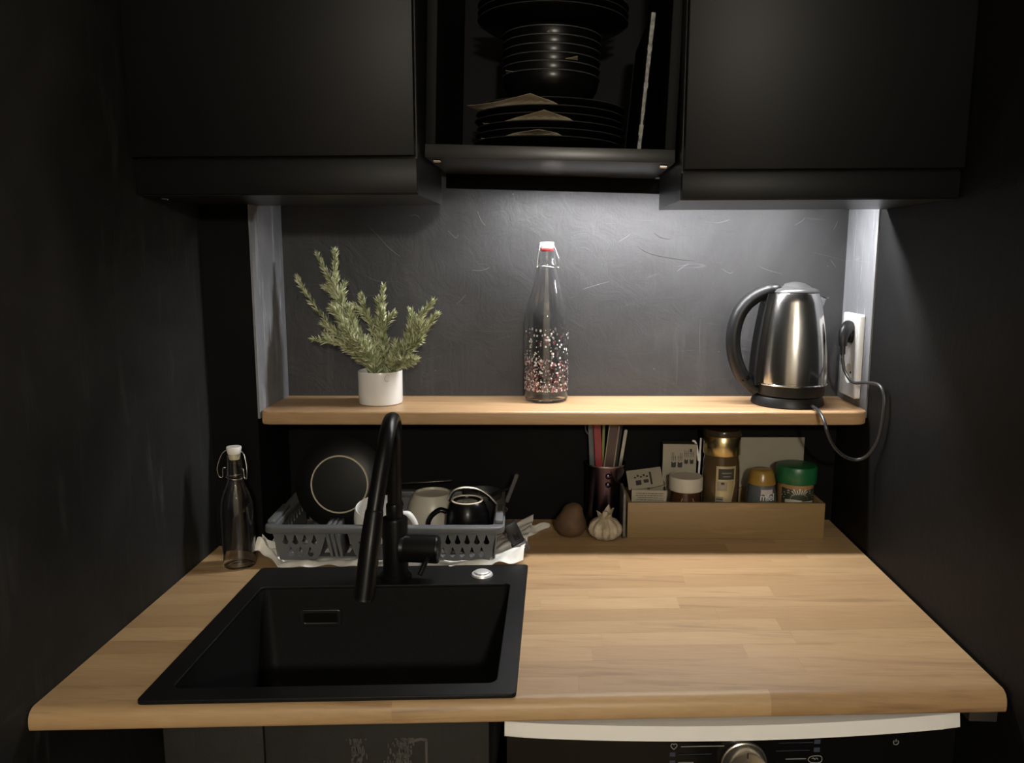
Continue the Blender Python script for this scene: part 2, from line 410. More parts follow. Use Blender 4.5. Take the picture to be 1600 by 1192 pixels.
# ================================================================== sink
SK = thing('kitchen_sink', 'black granite sink inset at the left of the worktop', 'sink', (0, 0, 0))
def sk(x, v, z): return (x, v + fy(x), z)
def skm(o):
    for v in o.data.vertices: v.co.y += fy(v.co.x)
    return o
OUT = rrect(-.497, -.026, .0095, .4405, .006, 4); HOLE = rrect(-.468, -.051, .036, .3585, .012, 6)
r = plate('rim', OUT, [HOLE], .006, M_sink, SK, T(0, 0, .9035), .0012); skm(r)
loops = []
for z, s, rr in ((.9055, 0, .012), (.895, .001, .014), (.74, .006, .022), (.722, .012, .03), (.712, .03, .04), (.710, .06, .04)):
    loops.append([sk(px, py, z) for px, py in rrect(-.468 + s, -.051 - s, .036 + s, .3585 - s, rr, 6)])
vs = [p for l in loops for p in l]; n = len(loops[0]); fs = []
for i in range(len(loops) - 1):
    for k in range(n): fs.append((i * n + k, (i + 1) * n + k, (i + 1) * n + (k + 1) % n, i * n + (k + 1) % n))
fs.append(tuple((len(loops) - 1) * n + k for k in range(n)))
mesh('basin', vs, fs, M_sink, SK, True)
lathe('drain', [(0, .002), (.03, .002), (.042, .003), (.045, 0)], M_chrome, SK, 32, (-.26, .25, .7105))
ofm = T(-.370, .0, .850)
o = plate('overflow_ring', rrect(-.034, .034, -.0135, .0135, .006), [rrect(-.029, .029, -.0095, .0095, .004)], .004, mat('dark_steel', (.07, .07, .068), .3, .8), SK, None, .0012)
ov_y = .3585 + fy(-.37) - .006
o.data.transform(T(-.370, ov_y, .852) @ RZ(KF) @ RX(PI / 2))
o2 = plate('overflow_slot', rrect(-.0285, .0285, -.009, .009, .004), [], .0015, M_cabin, o); o2.data.transform(T(-.370, ov_y + .0005, .852) @ RZ(KF) @ RX(PI / 2))
lathe('drain_button', [(0, .0065), (.011, .0068), (.0128, .0060), (.0132, .0036), (.0142, .0032), (.0175, .0028), (.0188, 0)], mat('satin_silver', (.80, .79, .76), .4, .6), SK, 36, (-.103, .443, .9065))

# ================================================================== faucet
FB = (-.2505, .424)
FA = thing('kitchen_faucet', 'black gooseneck faucet with side lever behind the sink', 'faucet', (FB[0], FB[1], .9065))
lathe('body', [(0, 0), (.0275, 0), (.028, .002), (.0275, .006), (.0225, .010), (.0218, .016), (.0218, .104), (.0208, .107), (.012, .1075), (0, .1075)], M_black, FA, 40)
lathe('collar', [(.0118, 0), (.0142, .0), (.0145, .002), (.0145, .022), (.0135, .025), (.0118, .025)], M_black, FA, 32, (0, 0, .107))
def fl(x, y, z): return (x - FB[0], y - FB[1], z - .9065)
tube('spout', [fl(-.2505, .424, 1.015), fl(-.2495, .424, 1.07), fl(-.2482, .423, 1.12), fl(-.2450, .414, 1.160), fl(-.2400, .385, 1.189), fl(-.2360, .345, 1.199), fl(-.2335, .308, 1.191), fl(-.2335, .282, 1.168), fl(-.2375, .262, 1.130), fl(-.2425, .243, 1.084)], .0122, M_black, FA, 20, 8)
sp = tube('spray_head', [fl(-.2425, .2435, 1.086), fl(-.2430, .241, 1.078), fl(-.2465, .224, 1.034), fl(-.2520, .203, .966)], lambda t: .0128 if t < .12 else .0128 + .0022 * min(1, (t - .12) / .5), M_black, FA, 24, 8)
cyl('nozzle', fl(-.2520, .203, .966), fl(-.2524, .2015, .9615), .0125, M_plast, sp, 24)
# side valve and lever
tube('valve', [fl(-.238, .420, .9615), fl(-.226, .4185, .9615), fl(-.214, .4175, .9615), fl(-.186, .4155, .9615), fl(-.178, .415, .9615)], lambda t: .026 if t < .1 else .0238, M_black, FA, 32, 4)
lathe('valve_cap', [(0, .0045), (.021, .0045), (.0232, .003), (.0238, 0), (.0, 0)], M_black, FA, 32, fl(-.178, .415, .9615), RY(PI / 2))
tube('lever', [fl(-.1895, .398, .957), fl(-.194, .386, .946), fl(-.2005, .375, .932)], .0042, M_black, FA, 12, 4)

# ================================================================== shelf
SH = thing('wall_shelf', 'thick wooden shelf board spanning the alcove', 'shelf', (0, 0, 0))
def shelf_board():
    bm = bmesh.new()
    pts = []
    x0, x1 = XA + .001, XR - .0035
    f0, f1 = shf(x0), shf(x1)
    poly = [(x0, wy(x0) - .001), (x0, f0 + .012), (x0 + .004, f0 + .004), (x0 + .014, f0), (x1 - .03, f1 - .001), (x1 - .009, f1 + .004), (x1, f1 + .014), (x1, wy(x1) - .001)]
    bot = [bm.verts.new((x, y, 1.141)) for x, y in poly]; top = [bm.verts.new((x, y, ZS)) for x, y in poly]
    n = len(poly)
    bm.faces.new(bot); bm.faces.new(top[::-1])
    for i in range(n): bm.faces.new((bot[i], top[i], top[(i + 1) % n], bot[(i + 1) % n]))
    bmesh.ops.recalc_face_normals(bm, faces=bm.faces[:])
    ed = [e for e in bm.edges if abs(e.verts[0].co.z - e.verts[1].co.z) < .001 and max(v.co.y for v in e.verts) < wy(e.verts[0].co.x) - .05]
    bmesh.ops.bevel(bm, geom=ed, offset=.0045, segments=3, profile=.5, affect='EDGES')
    return from_bm('board', bm, M_shelf, SH, True)
shelf_board()

# ================================================================== wall cabinets
def cabinet(name, label, x0, x1, zb, zd, yback):
    o = thing(name, label, 'cabinet', ((x0 + x1) / 2, .36, zb))
    hx = (x1 - x0) / 2
    box('body', -hx, hx, .002, yback - .36, 0, 2.38 - zb, M_under, o, .0008, 1)
    d = box('door', -hx + .0015, hx - .0015, -.018, 0, zd - zb, 2.37 - zb, M_cab, o, .0012)
    box('pelmet', -hx + .0005, hx - .0005, -.006, .001, .0015, zd - zb - .003, M_cab, o, .0008)
    return o
YBK = .618
cl = cabinet('wall_cabinet', 'black wall cabinet with plain door at the left', XL + .001, -.1895, 1.547, 1.603, YBK)
cr = cabinet('wall_cabinet', 'black wall cabinet with plain door above the kettle', .2065, XR - .001, 1.537, 1.580, YBK)
# open middle cabinet, hung slightly out of level
mc = thing('open_cabinet', 'open black cabinet between the two doors holding stacked crockery', 'cabinet', (.0085, .394, 1.6005), rot=(0, .030, 0))
MX = .1925; MD = wy(0) - .394 - .012
box('bottom_board', -MX, MX, 0, MD, 0, .020, M_under, mc, .0008)
box('side_panel', -MX, -MX + .016, .004, MD, .0205, .77, M_cabin, mc, .0008)
box('side_panel', MX - .016, MX, .004, MD, .0205, .77, M_cabin, mc, .0008)
box('back_panel', -MX + .0165, MX - .0165, MD - .006, MD, .0205, .77, M_cabin, mc)
box('top_board', -MX + .0165, MX - .0165, .004, MD - .007, .75, .766, M_cabin, mc)
box('hanging_rail', -MX, MX + .06, .246, .253, -.027, -.0005, M_cabin, mc, .0005)
for px, py in ((-.176, .02), (-.172, .26), (.176, .02), (.176, .27)):
    cyl('dowel_pin', (px - .006 if px < 0 else px - .004, py, -.003), (px + .006 if px < 0 else px + .008, py, -.003), .0028, M_chrome, mc, 10)
cyl('dowel_pin', (-.1985, .032, -.0025), (-.187, .032, -.0025), .0024, M_chrome, cl, 10)

# LED strip hidden in the gap behind the right cabinet
led = thing('led_strip_light', 'slim cool white strip light behind the right wall cabinet', 'light', (.220, .660, 1.5880))
box('housing', -.302, .302, -.010, .010, 0, .010, M_white, led, .001)
box('added_light_shield', -.302, .302, .0102, .0120, -.0075, .0095, M_white, led)  # unseen lip added to cut the strip's light on the back wall
_prof = [(-.0085 * math.cos(PI * k / 10), -.0004 - .0085 * math.sin(PI * k / 10)) for k in range(11)]
_n = len(_prof)
mesh('diffuser', [(x, y, z) for x in (-.300, .300) for y, z in _prof], [(i, i + 1, _n + i + 1, _n + i) for i in range(_n - 1)] + [tuple(range(_n))[::-1], tuple(range(_n, 2 * _n)), (0, _n, 2 * _n - 1, _n - 1)], emit('cool_white_led', (.985, .985, 1.0), LED_STRENGTH), led)
for px in (.05, .24): box('mounting_bracket', px, px + .02, -.0415, -.0105, .001, .004, M_steelw, led)

# ---- crockery in the open cabinet
MCI = Matrix.Translation((.0085, .394, 1.6005)) @ Matrix.Rotation(.030, 4, 'Y')
def in_cab(x, y, z): return MCI @ Vector((x, y, z))
def dish(name, label, cat, prof, x, y, z, group):
    o = thing(name, label, cat, in_cab(x, y, z), group=group, rot=(0, .030, 0))
    lathe('dish', prof, M_bceram, o, 64)
    lathe('bare_rim', [(prof[-1][0] - .0012, prof[-1][1]), (prof[-1][0], prof[-1][1] + .0008), (prof[-1][0] + .0006, prof[-1][1] - .0002)], M_rim, o, 64)
    return o
M_rim = mat('worn_glaze_rim', (.05, .05, .049), .4)
plate_prof = [(0, .004), (.07, .004), (.072, 0), (.077, 0), (.080, .0045), (.112, .0125), (.126, .0205), (.1275, .0222), (.1262, .0232), (.110, .0150), (.078, .0075), (0, .0075)]
def closed_rim(p):   # put the rim point last for the rim ring
    return p
PZ = [.0207 + .0118 * i for i in range(6)]
ORD = ['lowest', 'second', 'third', 'fourth', 'fifth', 'topmost']
for i, z in enumerate(PZ):
    o = thing('dinner_plate', 'black dinner plate, %s of the lower stack in the open cabinet' % ORD[i], 'plate', in_cab(-.005 + .002 * (i % 3), .172, z), group='black plates in the lower stack', rot=(0, .030, 0))
    lathe('dish', plate_prof, M_bceram, o, 64)
    lathe('bare_rim', [(.1270, .0216), (.1281, .0222), (.1272, .0230)], M_rim, o, 64)
bowl_prof = [(0, .006), (.034, .006), (.036, 0), (.041, 0), (.0425, .006), (.066, .022), (.080, .046), (.0835, .064), (.0828, .0655), (.081, .064), (.077, .046), (.063, .025), (.04, .0105), (0, .0105)]
b0 = PZ[-1] + .0085
for i in range(6):
    o = thing('bowl', 'black bowl, %s of the nested bowls in the open cabinet' % ORD[i], 'bowl', in_cab(-.004, .166, b0 + .0135 * i), group='nested black bowls', rot=(0, .030, 0))
    lathe('dish', bowl_prof, M_bceram, o, 56)
    lathe('bare_rim', [(.0829, .0652), (.0842, .0645), (.0838, .0632)], M_rim, o, 56)
t0 = b0 + .0135 * 5 + .066
for i in range(3):
    o = thing('dinner_plate', 'black plate, %s of the three on top of the nested bowls' % ('lowest', 'middle', 'topmost')[i], 'plate', in_cab(-.004, .170, t0 + .0118 * i), group='plates on top of the bowls', rot=(0, .030, 0))
    lathe('dish', plate_prof, M_bceram, o, 64)
    lathe('bare_rim', [(.1270, .0216), (.1281, .0222), (.1272, .0230)], M_rim, o, 64)
# paper sheets between the dishes, one corner sticking out
def lerp_tab(tab, r):
    for (a, za), (b, zb) in zip(tab, tab[1:]):
        if r <= b: return za + (zb - za) * max(0, (r - a)) / (b - a)
    return tab[-1][1]
PTAB = [(0, .0085), (.075, .0085), (.110, .0180), (.1275, .0262), (.30, .0275)]
def paper(label, cx, corner, i, half, lift, fold):
    """square sheet lying between plates i and i + 1, one corner sticking out towards the room"""
    cy = corner + half * 1.4142; px = -.005 + .002 * (i % 3)
    o = thing('paper_sheet', label, 'paper', in_cab(cx, cy, PZ[i]), group='paper sheets between the dishes', rot=(0, .030, 0))
    n = 14; vs = []; fs = []
    for s in (0, 1):
        for p in range(n + 1):
            for q in range(n + 1):
                u, v = -1 + 2 * p / n, -1 + 2 * q / n
                x, y = half * (u - v) * .7071, half * (u + v) * .7071
                r = math.hypot(x + cx - px, y + cy - .172); out = max(0, r - .126)
                z_ = lerp_tab(PTAB, r) + out * lift + fold * out * x / half
                vs.append((x, y, z_ + s * .0003))
    m_ = (n + 1) ** 2
    for p in range(n):
        for q in range(n):
            a = p * (n + 1) + q; b, c, d = a + n + 1, a + n + 2, a + 1
            fs += [(a, b, c, d), (m_ + d, m_ + c, m_ + b, m_ + a)]
    ring = [k * (n + 1) for k in range(n + 1)] + [n * (n + 1) + k for k in range(1, n + 1)] + [k * (n + 1) + n for k in range(n - 1, -1, -1)] + list(range(n - 1, 0, -1))
    for k in range(len(ring)):
        a, b = ring[k], ring[(k + 1) % len(ring)]; fs.append((b, a, m_ + a, m_ + b))
    mesh('sheet', vs, fs, M_paper, o)
paper('cream paper corner poking out highest between the stacked black plates', -.032, .008, 4, .078, .12, -.06)
paper('cream paper corner in the middle of the three between black plates', -.010, .010, 2, .074, .14, .0)
paper('cream paper corner poking out lowest between the stacked black plates', -.018, .016, 0, .070, .02, .03)
def scrap(label, ang, i, w_, l_, m):
    """small corner of paper caught between two nested bowls"""
    o = thing('paper_scrap', label, 'paper', in_cab(-.004, .166, b0 + .0135 * i + .0662), group='paper scraps between the bowls', rot=(0, .030, ang))
    vs = [(x, y, z + h) for h in (0, .0003) for x, y, z in ((-w_, -.0826, 0), (w_, -.0826, 0), (w_ * .25, -.0835 - l_, .002), (-w_ * .3, -.084 - l_ * .4, .001))]
    mesh('scrap', vs, [(0, 1, 2, 3), (7, 6, 5, 4), (0, 4, 5, 1), (1, 5, 6, 2), (2, 6, 7, 3), (3, 7, 4, 0)], m, o)
scrap('small cream paper corner on the right of the nested bowls', .42, 1, .011, .016, M_paper)
scrap('small grey paper corner on the left of the nested bowls', -.95, 0, .012, .010, M_card)
scrap('tiny paper tip between the upper nested bowls', -.06, 4, .003, .005, M_paper)
# thin board standing at the right
tb = thing('serving_board', 'thin dark board with a worn pale edge standing in the open cabinet', 'board', in_cab(.140, .03, .0207), rot=(0, .085, 0))
box('board', -.004, .004, .003, .24, 0, .205, M_cabin, tb, .0008)
bm = bmesh.new(); rr = random.Random(3)
for k in range(26):
    z0 = .205 * k / 26; wdt = .0036 - .0012 * rr.random() * (1.6 - k / 26)
    bx(bm, -wdt, wdt - .001 * rr.random() * (1 - k / 26), -.0002, .0034, z0, z0 + .205 / 26)
from_bm('worn_edge', bm, noisy('worn_pale_edge', (.10, .10, .095), (.34, .33, .31), 90, .7), tb)

# ================================================================== things on the shelf
scratches(SCR, .0007, mat('pale_scratch', (.078, .079, .081), .6)); scratches(CRK, .0006, mat('dark_crack', (.006, .006, .006), .7))
# ---- white cup with rosemary
cupx, cupy = -.3235, .668
cup = thing('planter_cup', 'white ceramic cup holding rosemary sprigs on the shelf', 'cup', (cupx, cupy, ZS))
lathe('vessel', [(0, 0), (.040, 0), (.0425, .002), (.0432, .006), (.0435, .063), (.0430, .0652), (.0418, .0655), (.0408, .064), (.0403, .007), (0, .006)], M_ceram, cup, 56)
tube('printed_curl', [(.0435 * math.sin(a) + .0002, -.0435 * math.cos(a) - .0002, z) for a, z in ((.62, .060), (.52, .062), (.42, .057), (.42, .051), (.50, .0485), (.58, .0495))], .0005, mat('grey_print', (.42, .42, .41), .5), cup, 6, 4)
M_needle = []
def needle_mat():
    m, nt, b = nodes('rosemary_needle')
    g = N(nt, 'ShaderNodeNewGeometry'); 
    col = ramp(nt, g.outputs['Random Per Island'], [(0, (.14, .17, .08)), (.4, (.34, .38, .19)), (.75, (.58, .60, .36)), (1, (.78, .77, .58))])
    nt.links.new(col, b.inputs['Base Color']); b.inputs['Roughness'].default_value = .5
    return m
M_needle = needle_mat(); M_stem = noisy('woody_stem', (.16, .12, .07), (.24, .19, .11), 60, .7)
def sprig(label, pts, count, length=.021, spread=1.0, seed=1):
    count = int(count * 1.45); length *= 1.08; spread *= 1.3
    r_ = random.Random(seed)
    base = Vector(pts[0])
    o = thing('rosemary_sprig', label, 'sprig', base, group='rosemary sprigs in the white cup')
    P = smooth_path([Vector(p) - base for p in pts], 10)
    tube('stem', P, lambda t: .0019 - .0012 * t, M_stem, o, 6, smooth=False)
    vs, fs = [], []
    # side shoots thicken the lower half
    paths = [(P, 1.0)]
    for k in range(int(5 * spread)):
        i = int(len(P) * r_.uniform(.12, .62)); a = P[i]; d = (P[min(i + 3, len(P) - 1)] - P[i]).normalized()
        side = Vector((r_.uniform(-1, 1), r_.uniform(-.7, .7), r_.uniform(-.3, .5)))
        L_ = r_.uniform(.025, .050); pth = [a + (d * .75 + side * .55 * (t * .6 + .25)).normalized() * L_ * t for t in [q / 6 for q in range(7)]]
        paths.append((pth, .35))
    for pth, wt_ in paths:
        nn = int(count * wt_)
        for k in range(nn):
            t = (k + r_.random()) / nn; t = .02 + .98 * t
            f = t * (len(pth) - 1); i = min(int(f), len(pth) - 2); p = pth[i].lerp(pth[i + 1], f - i)
            d = (pth[i + 1] - pth[i]).normalized()
            a = r_.uniform(0, 2 * PI)
            u = d.cross(Vector((0, 1, .3))).normalized(); v = d.cross(u)
            rad = u * math.cos(a) + v * math.sin(a)
            opening = r_.uniform(.40, 1.15) * (1.0 - .35 * t)
            nd = (d * (1.05 - .4 * opening) + rad * opening + Vector((0, 0, .12))).normalized()
            L_ = length * r_.uniform(.6, 1.15) * (1 - .35 * t ** 3)
            wv = nd.cross(Vector((r_.uniform(-1, 1), r_.uniform(-1, 1), r_.uniform(-1, 1)))).normalized() * r_.uniform(.0011, .0018)
            cv = nd.cross(wv).normalized() * L_ * r_.uniform(-.12, .12); nrm = nd.cross(wv).normalized() * .0005
            b = len(vs)
            vs += [p - wv * .5, p + wv * .5, p + nd * L_ * .5 + cv - wv, p + nd * L_ * .5 + cv + nrm, p + nd * L_ * .5 + cv + wv, p + nd * L_ + cv * .4]
            fs += [(b, b + 3, b + 2), (b, b + 1, b + 3), (b + 1, b + 4, b + 3), (b + 2, b + 3, b + 5), (b + 3, b + 4, b + 5)]
    le = mesh('needles', vs, fs, M_needle, o); le['kind'] = 'stuff'
RB = (-.318, .672, 1.190)
def rb(dx, dy=0): return (RB[0] + dx, RB[1] + dy, 1.176)
sprig('thin rosemary sprig leaning farthest left out of the white cup', [rb(-.012), (-.345, .668, 1.245), (-.395, .664, 1.290), (-.440, .668, 1.345), (-.470, .676, 1.385), (-.486, .680, 1.412)], 190, .017, 1.0, 11)
sprig('tall bent rosemary sprig, second from the left in the white cup', [rb(-.008, .006), (-.340, .676, 1.240), (-.372, .682, 1.310), (-.405, .684, 1.375), (-.428, .684, 1.420), (-.444, .682, 1.458)], 240, .019, 1.2, 12)
sprig('tallest upright rosemary sprig left of the middle of the cup', [rb(-.004, -.006), (-.335, .664, 1.250), (-.372, .660, 1.320), (-.402, .668, 1.375), (-.409, .676, 1.420), (-.408, .680, 1.462)], 280, .020, 1.4, 13)
sprig('bushy yellow-green rosemary sprig at the front left of the cup', [rb(-.006, -.012), (-.332, .650, 1.245), (-.362, .642, 1.285), (-.390, .642, 1.330), (-.404, .648, 1.358)], 300, .021, 1.6, 14)
sprig('short thin rosemary sprig standing in the middle of the cup', [rb(.0, .008), (-.326, .684, 1.260), (-.342, .690, 1.310), (-.356, .692, 1.350), (-.361, .690, 1.378)], 150, .018, .6, 15)
sprig('upright rosemary sprig right of the middle of the cup', [rb(.004, .004), (-.312, .676, 1.255), (-.320, .680, 1.310), (-.318, .680, 1.355), (-.316, .680, 1.393)], 240, .019, 1.2, 16)
sprig('upper rosemary sprig leaning right out of the white cup', [rb(.010, .002), (-.297, .670, 1.245), (-.270, .668, 1.290), (-.243, .664, 1.335), (-.216, .660, 1.367)], 280, .020, 1.4, 17)
sprig('lower dense rosemary sprig leaning right towards the bottle', [rb(.012, -.008), (-.292, .660, 1.240), (-.262, .652, 1.278), (-.232, .650, 1.312), (-.209, .650, 1.342)], 300, .021, 1.6, 18)
sprig('short rosemary sprig drooping over the right rim of the cup', [rb(.014, -.016), (-.296, .650, 1.238), (-.270, .640, 1.252), (-.248, .636, 1.258)], 170, .020, 1.0, 19)
sprig('low rosemary twig sticking out sideways to the left', [rb(-.014, -.004), (-.352, .660, 1.245), (-.392, .652, 1.283), (-.425, .652, 1.291), (-.451, .655, 1.294)], 150, .016, .6, 20)

# ---- large swing-top bottle with painted dots
def swing_bottle(label, x, y, z, prof_out, th, neck_z, neck_r, st_z, st_r, seal, ring_mat, bail, rotz=0):
    o = thing('swing_top_bottle', label, 'bottle', (x, y, z), rotz)
    inner = [(max(r_ - th, .0005), max(z_, .006)) for r_, z_ in prof_out[::-1] if r_ > 0]
    inner = [p for p in inner if p[1] >= .006]
    prof = prof_out + inner + [(0, .006)]
    g = lathe('glass_body', prof, M_glass, o, 64)
    lathe('rubber_seal', [(0, st_z - .004), (st_r * .86, st_z - .004), (st_r * 1.02, st_z - .001), (st_r * 1.02, st_z + .002), (0, st_z + .002)] if seal == 'thin' else
          [(0, st_z - .009), (st_r * .72, st_z - .009), (st_r * .9, st_z - .002), (st_r * .9, st_z + .001), (0, st_z + .001)], ring_mat, o, 28)
    lathe('stopper', [(0, st_z + .0015), (st_r * .92, st_z + .0015), (st_r, st_z + .004), (st_r * 1.12, st_z + .012), (st_r * 1.05, st_z + .014), (0, st_z + .0145)], M_stopper, o, 28)
    # wire ring round the neck and the hinged bail
    tube('neck_wire', [((neck_r + .0009) * math.cos(a), (neck_r + .0009) * math.sin(a), neck_z + .0015 * math.sin(2 * a)) for a in [2 * PI * k / 24 for k in range(24)]], .0009, M_steelw, o, 8, 2, loop=False)
    for sx in (-1, 1):
        tube('bail_wire', [(sx * st_r * .9, 0, st_z + .007), (sx * (st_r + .002), 0, st_z + .007)] + [(sx * bx_, by_, bz_) for bx_, by_, bz_ in bail], .0010, M_steelw, o, 8, 4)
    return o
bp = [(0, .003), (.034, .0015), (.036, 0), (.0415, .002), (.0435, .008), (.0435, .150), (.0425, .165), (.0395, .187), (.034, .207), (.028, .226), (.0225, .247), (.0196, .262), (.0192, .266), (.0205, .268), (.0205, .272), (.0180, .275), (.0172, .292), (.0178, .296), (.0172, .300)]
BT = swing_bottle('tall clear swing-top bottle with pink, white and black painted dots', .003, .7175, ZS, bp, .0028, .2665, .0200, .3005, .0125, 'thin', M_ring, [(.0185, -.003, .297), (.0225, -.006, .283), (.0245, -.006, .268), (.0220, -.004, .2655), (.0205, -.002, .272)], .45)
rd = random.Random(5); vs = []; fs = []; fm = []
for k in range(1150):
    t = rd.random()
    z_ = .024 + (.120 * t ** 1.7)
    a = rd.uniform(0, 2 * PI); dens = 1 if z_ < .085 else .4
    if rd.random() > dens: continue
    rr_ = rd.uniform(.0009, .0020) * (1.25 if z_ > .07 else 1); R_ = .04385
    c = rd.random(); mi = 0 if c < .40 else (1 if c < .74 else (2 if c < .90 else 3))
    if z_ > .085: mi = 0 if c < .7 else (3 if c < .9 else 2)
    b = len(vs); ns = 8
    vs.append((R_ * 1.004 * math.cos(a), R_ * 1.004 * math.sin(a), z_))
    for q in range(ns):
        aa = a + rr_ * math.cos(2 * PI * q / ns) / R_; vs.append((R_ * math.cos(aa), R_ * math.sin(aa), z_ + rr_ * 1.15 * math.sin(2 * PI * q / ns)))
    for q in range(ns): fs.append((b, b + 1 + q, b + 1 + (q + 1) % ns)); fm.append(mi)
dots = mesh('painted_dots', vs, fs, None, BT, False, [mat('white_enamel', (.80, .76, .72), .4), mat('pink_enamel', (.40, .19, .22), .4), mat('dark_red_enamel', (.22, .04, .05), .4), mat('black_enamel', (.012, .012, .012), .4)], fm)
dots['kind'] = 'stuff'
# ---- small swing-top bottle beside the rack
sp_ = [(0, .003), (.022, .0015), (.0245, 0), (.0275, .0015), (.0288, .006), (.0290, .060), (.0288, .105), (.0272, .122), (.0225, .138), (.0170, .150), (.0145, .158), (.0140, .163), (.0152, .165), (.0152, .169), (.0142, .172), (.0138, .187), (.0128, .200), (.0134, .204), (.0128, .207)]
swing_bottle('small clear swing-top bottle by the left wall', -.5475, .479, ZC + .0002, sp_, .0022, .1650, .0150, .2065, .0118, 'deep', M_cream_rubber, [(.0215, -.004, .207), (.0275, -.008, .190), (.0290, -.010, .178), (.0265, -.008, .166), (.0215, -.006, .166), (.0200, -.006, .181), (.0155, -.004, .182)], -.15)

# ---- kettle on its base
KX, KY = .4825, .706
KE = thing('electric_kettle', 'brushed steel electric kettle with black handle at the right of the shelf', 'kettle', (KX, KY, ZS), .05)
lathe('power_base', [(0, 0), (.0665, 0), (.069, .002), (.0685, .006), (.0655, .016), (.0640, .0185), (0, .0185)], M_plast, KE, 56, (-.004, 0, 0))
lathe('lower_band', [(0, .0190), (.0615, .0190), (.0640, .021), (.0665, .038), (.0672, .0415), (0, .0415)], M_plast, KE, 56)
lathe('trim_ring', [(.066, .0415), (.0690, .0418), (.0693, .0432), (.0680, .0448), (.066, .0448)], M_chrome, KE, 56)
lathe('steel_body', [(0, .0448), (.0672, .0448), (.0676, .050), (.0668, .075), (.0648, .105), (.0610, .140), (.0565, .170), (.0505, .200), (.0460, .2165), (.0452, .2175), (0, .2175)], M_steel, KE, 72)
lathe('lid', [(0, .2175), (.0450, .2178), (.0455, .2195), (.0440, .2225), (.0400, .2255), (.0310, .2275), (.026, .2310), (.017, .2360), (.006, .2380), (0, .2382)], mat('satin_grey_lid', (.07, .07, .07), .34, .3), KE, 56)
sp = bmesh.new()   # pouring lip
for yy in (-.014, .014): pass
lipv = [(.050, -.012, .194), (.050, .012, .194), (.0615, 0, .2050), (.044, -.013, .212), (.044, .013, .212), (.0675, 0, .2080), (.055, 0, .186)]
mesh('pouring_lip', lipv, [(0, 3, 5, 2), (1, 2, 5, 4), (3, 4, 5), (0, 2, 6), (2, 1, 6), (0, 6, 1), (0, 1, 4, 3)], M_steel, KE)
tube('handle', [(-.022, 0, .2245), (-.050, 0, .2215), (-.082, 0, .2060), (-.1050, 0, .1780), (-.1150, 0, .1380), (-.1120, 0, .0980), (-.0985, 0, .0620), (-.080, 0, .0380), (-.0655, 0, .0270)], lambda t: .0095 if t < .06 else (.0145 if .12 < t < .8 else .012), M_plast, KE, 20, 8, ell=(.95, 1.15))
# black back strip running down the body
vs, fs = [], []
for i in range(13):
    t = i / 12; z_ = .040 + t * .176
    rb_ = .0676 if z_ < .06 else (.0676 - .0225 * ((z_ - .06) / .157) ** 1.55)
    for sgn in (-1, 1):
        for rr_ in (rb_ - .004, rb_ + .007 + .004 * t):
            ang = PI + sgn * (.33 + .05 * t); vs.append((rr_ * math.cos(ang) - (.0 if rr_ < rb_ else .004), rr_ * math.sin(ang), z_))
for i in range(12):
    a, b = i * 4, i * 4 + 4
    fs += [(a + 1, a + 3, b + 3, b + 1), (a, a + 1, b + 1, b), (a + 3, a + 2, b + 2, b + 3)]
fs += [(0, 2, 3, 1), (48, 49, 51, 50)]
mesh('handle_strip', vs, fs, M_plast, KE, True)
tube('upper_arm', [(-.030, 0, .2200), (-.046, 0, .2080), (-.060, 0, .1960)], lambda t: .012, M_plast, KE, 14, 6, ell=(1, 1.2))
box('lid_button', -.072, -.050, -.008, .008, .2215, .2255, mat('grey_button', (.10, .10, .10), .3), KE, .0015, 2, T(-.061, 0, .2225) @ RY(-.62) @ T(.061, 0, -.2225))
cyl('handle_screw', (-.0965, -.0125, .0480), (-.0960, -.0158, .0478), .0024, M_cabin, KE, 12)
# cord from the base over the shelf edge up to the socket
cord = tube('power_cord', [(x - KX, y - KY, z - ZS) for x, y, z in [(.506, .648, 1.1745), (.508, .625, 1.1730), (.509, .602, 1.1700), (.511, .578, 1.156), (.515, .571, 1.138), (.530, .580, 1.112), (.553, .588, 1.091), (.577, .592, 1.083), (.593, .582, 1.094), (.599, .556, 1.128), (.6005, .544, 1.172), (.6005, .545, 1.210), (.597, .563, 1.2275), (.589, .600, 1.2260), (.580, .640, 1.2205), (.5735, .668, 1.237), (.571, .677, 1.258), (.5715, .680, 1.272)]], .0031, mat('grey_black_cord', (.03, .03, .03), .32), KE, 10, 8)
cord.rotation_euler = (0, 0, -.05)
def kl(x, y, z):
    v = RZ(-.05) @ Vector((x - KX, y - KY, z - ZS)); return v
tube('strain_relief', [kl(.5715, .680, 1.268), kl(.5718, .682, 1.286)], .0048, M_plast, KE, 12, 3)
tube('plug', [kl(.5718, .682, 1.284), kl(.5725, .685, 1.300), kl(.578, .692, 1.313), kl(.588, .702, 1.319), kl(.5945, .710, 1.3165)], lambda t: .0062 + .0085 * t, M_plast, KE, 20, 6, ell=(.8, 1.1))
lathe('plug_face', [(0, 0), (.0165, 0), (.0175, .002), (.0170, .010), (.013, .013), (0, .013)], M_plast, KE, 28, kl(.6005, .714, 1.305), RZ(-.05) @ RY(-PI / 2))

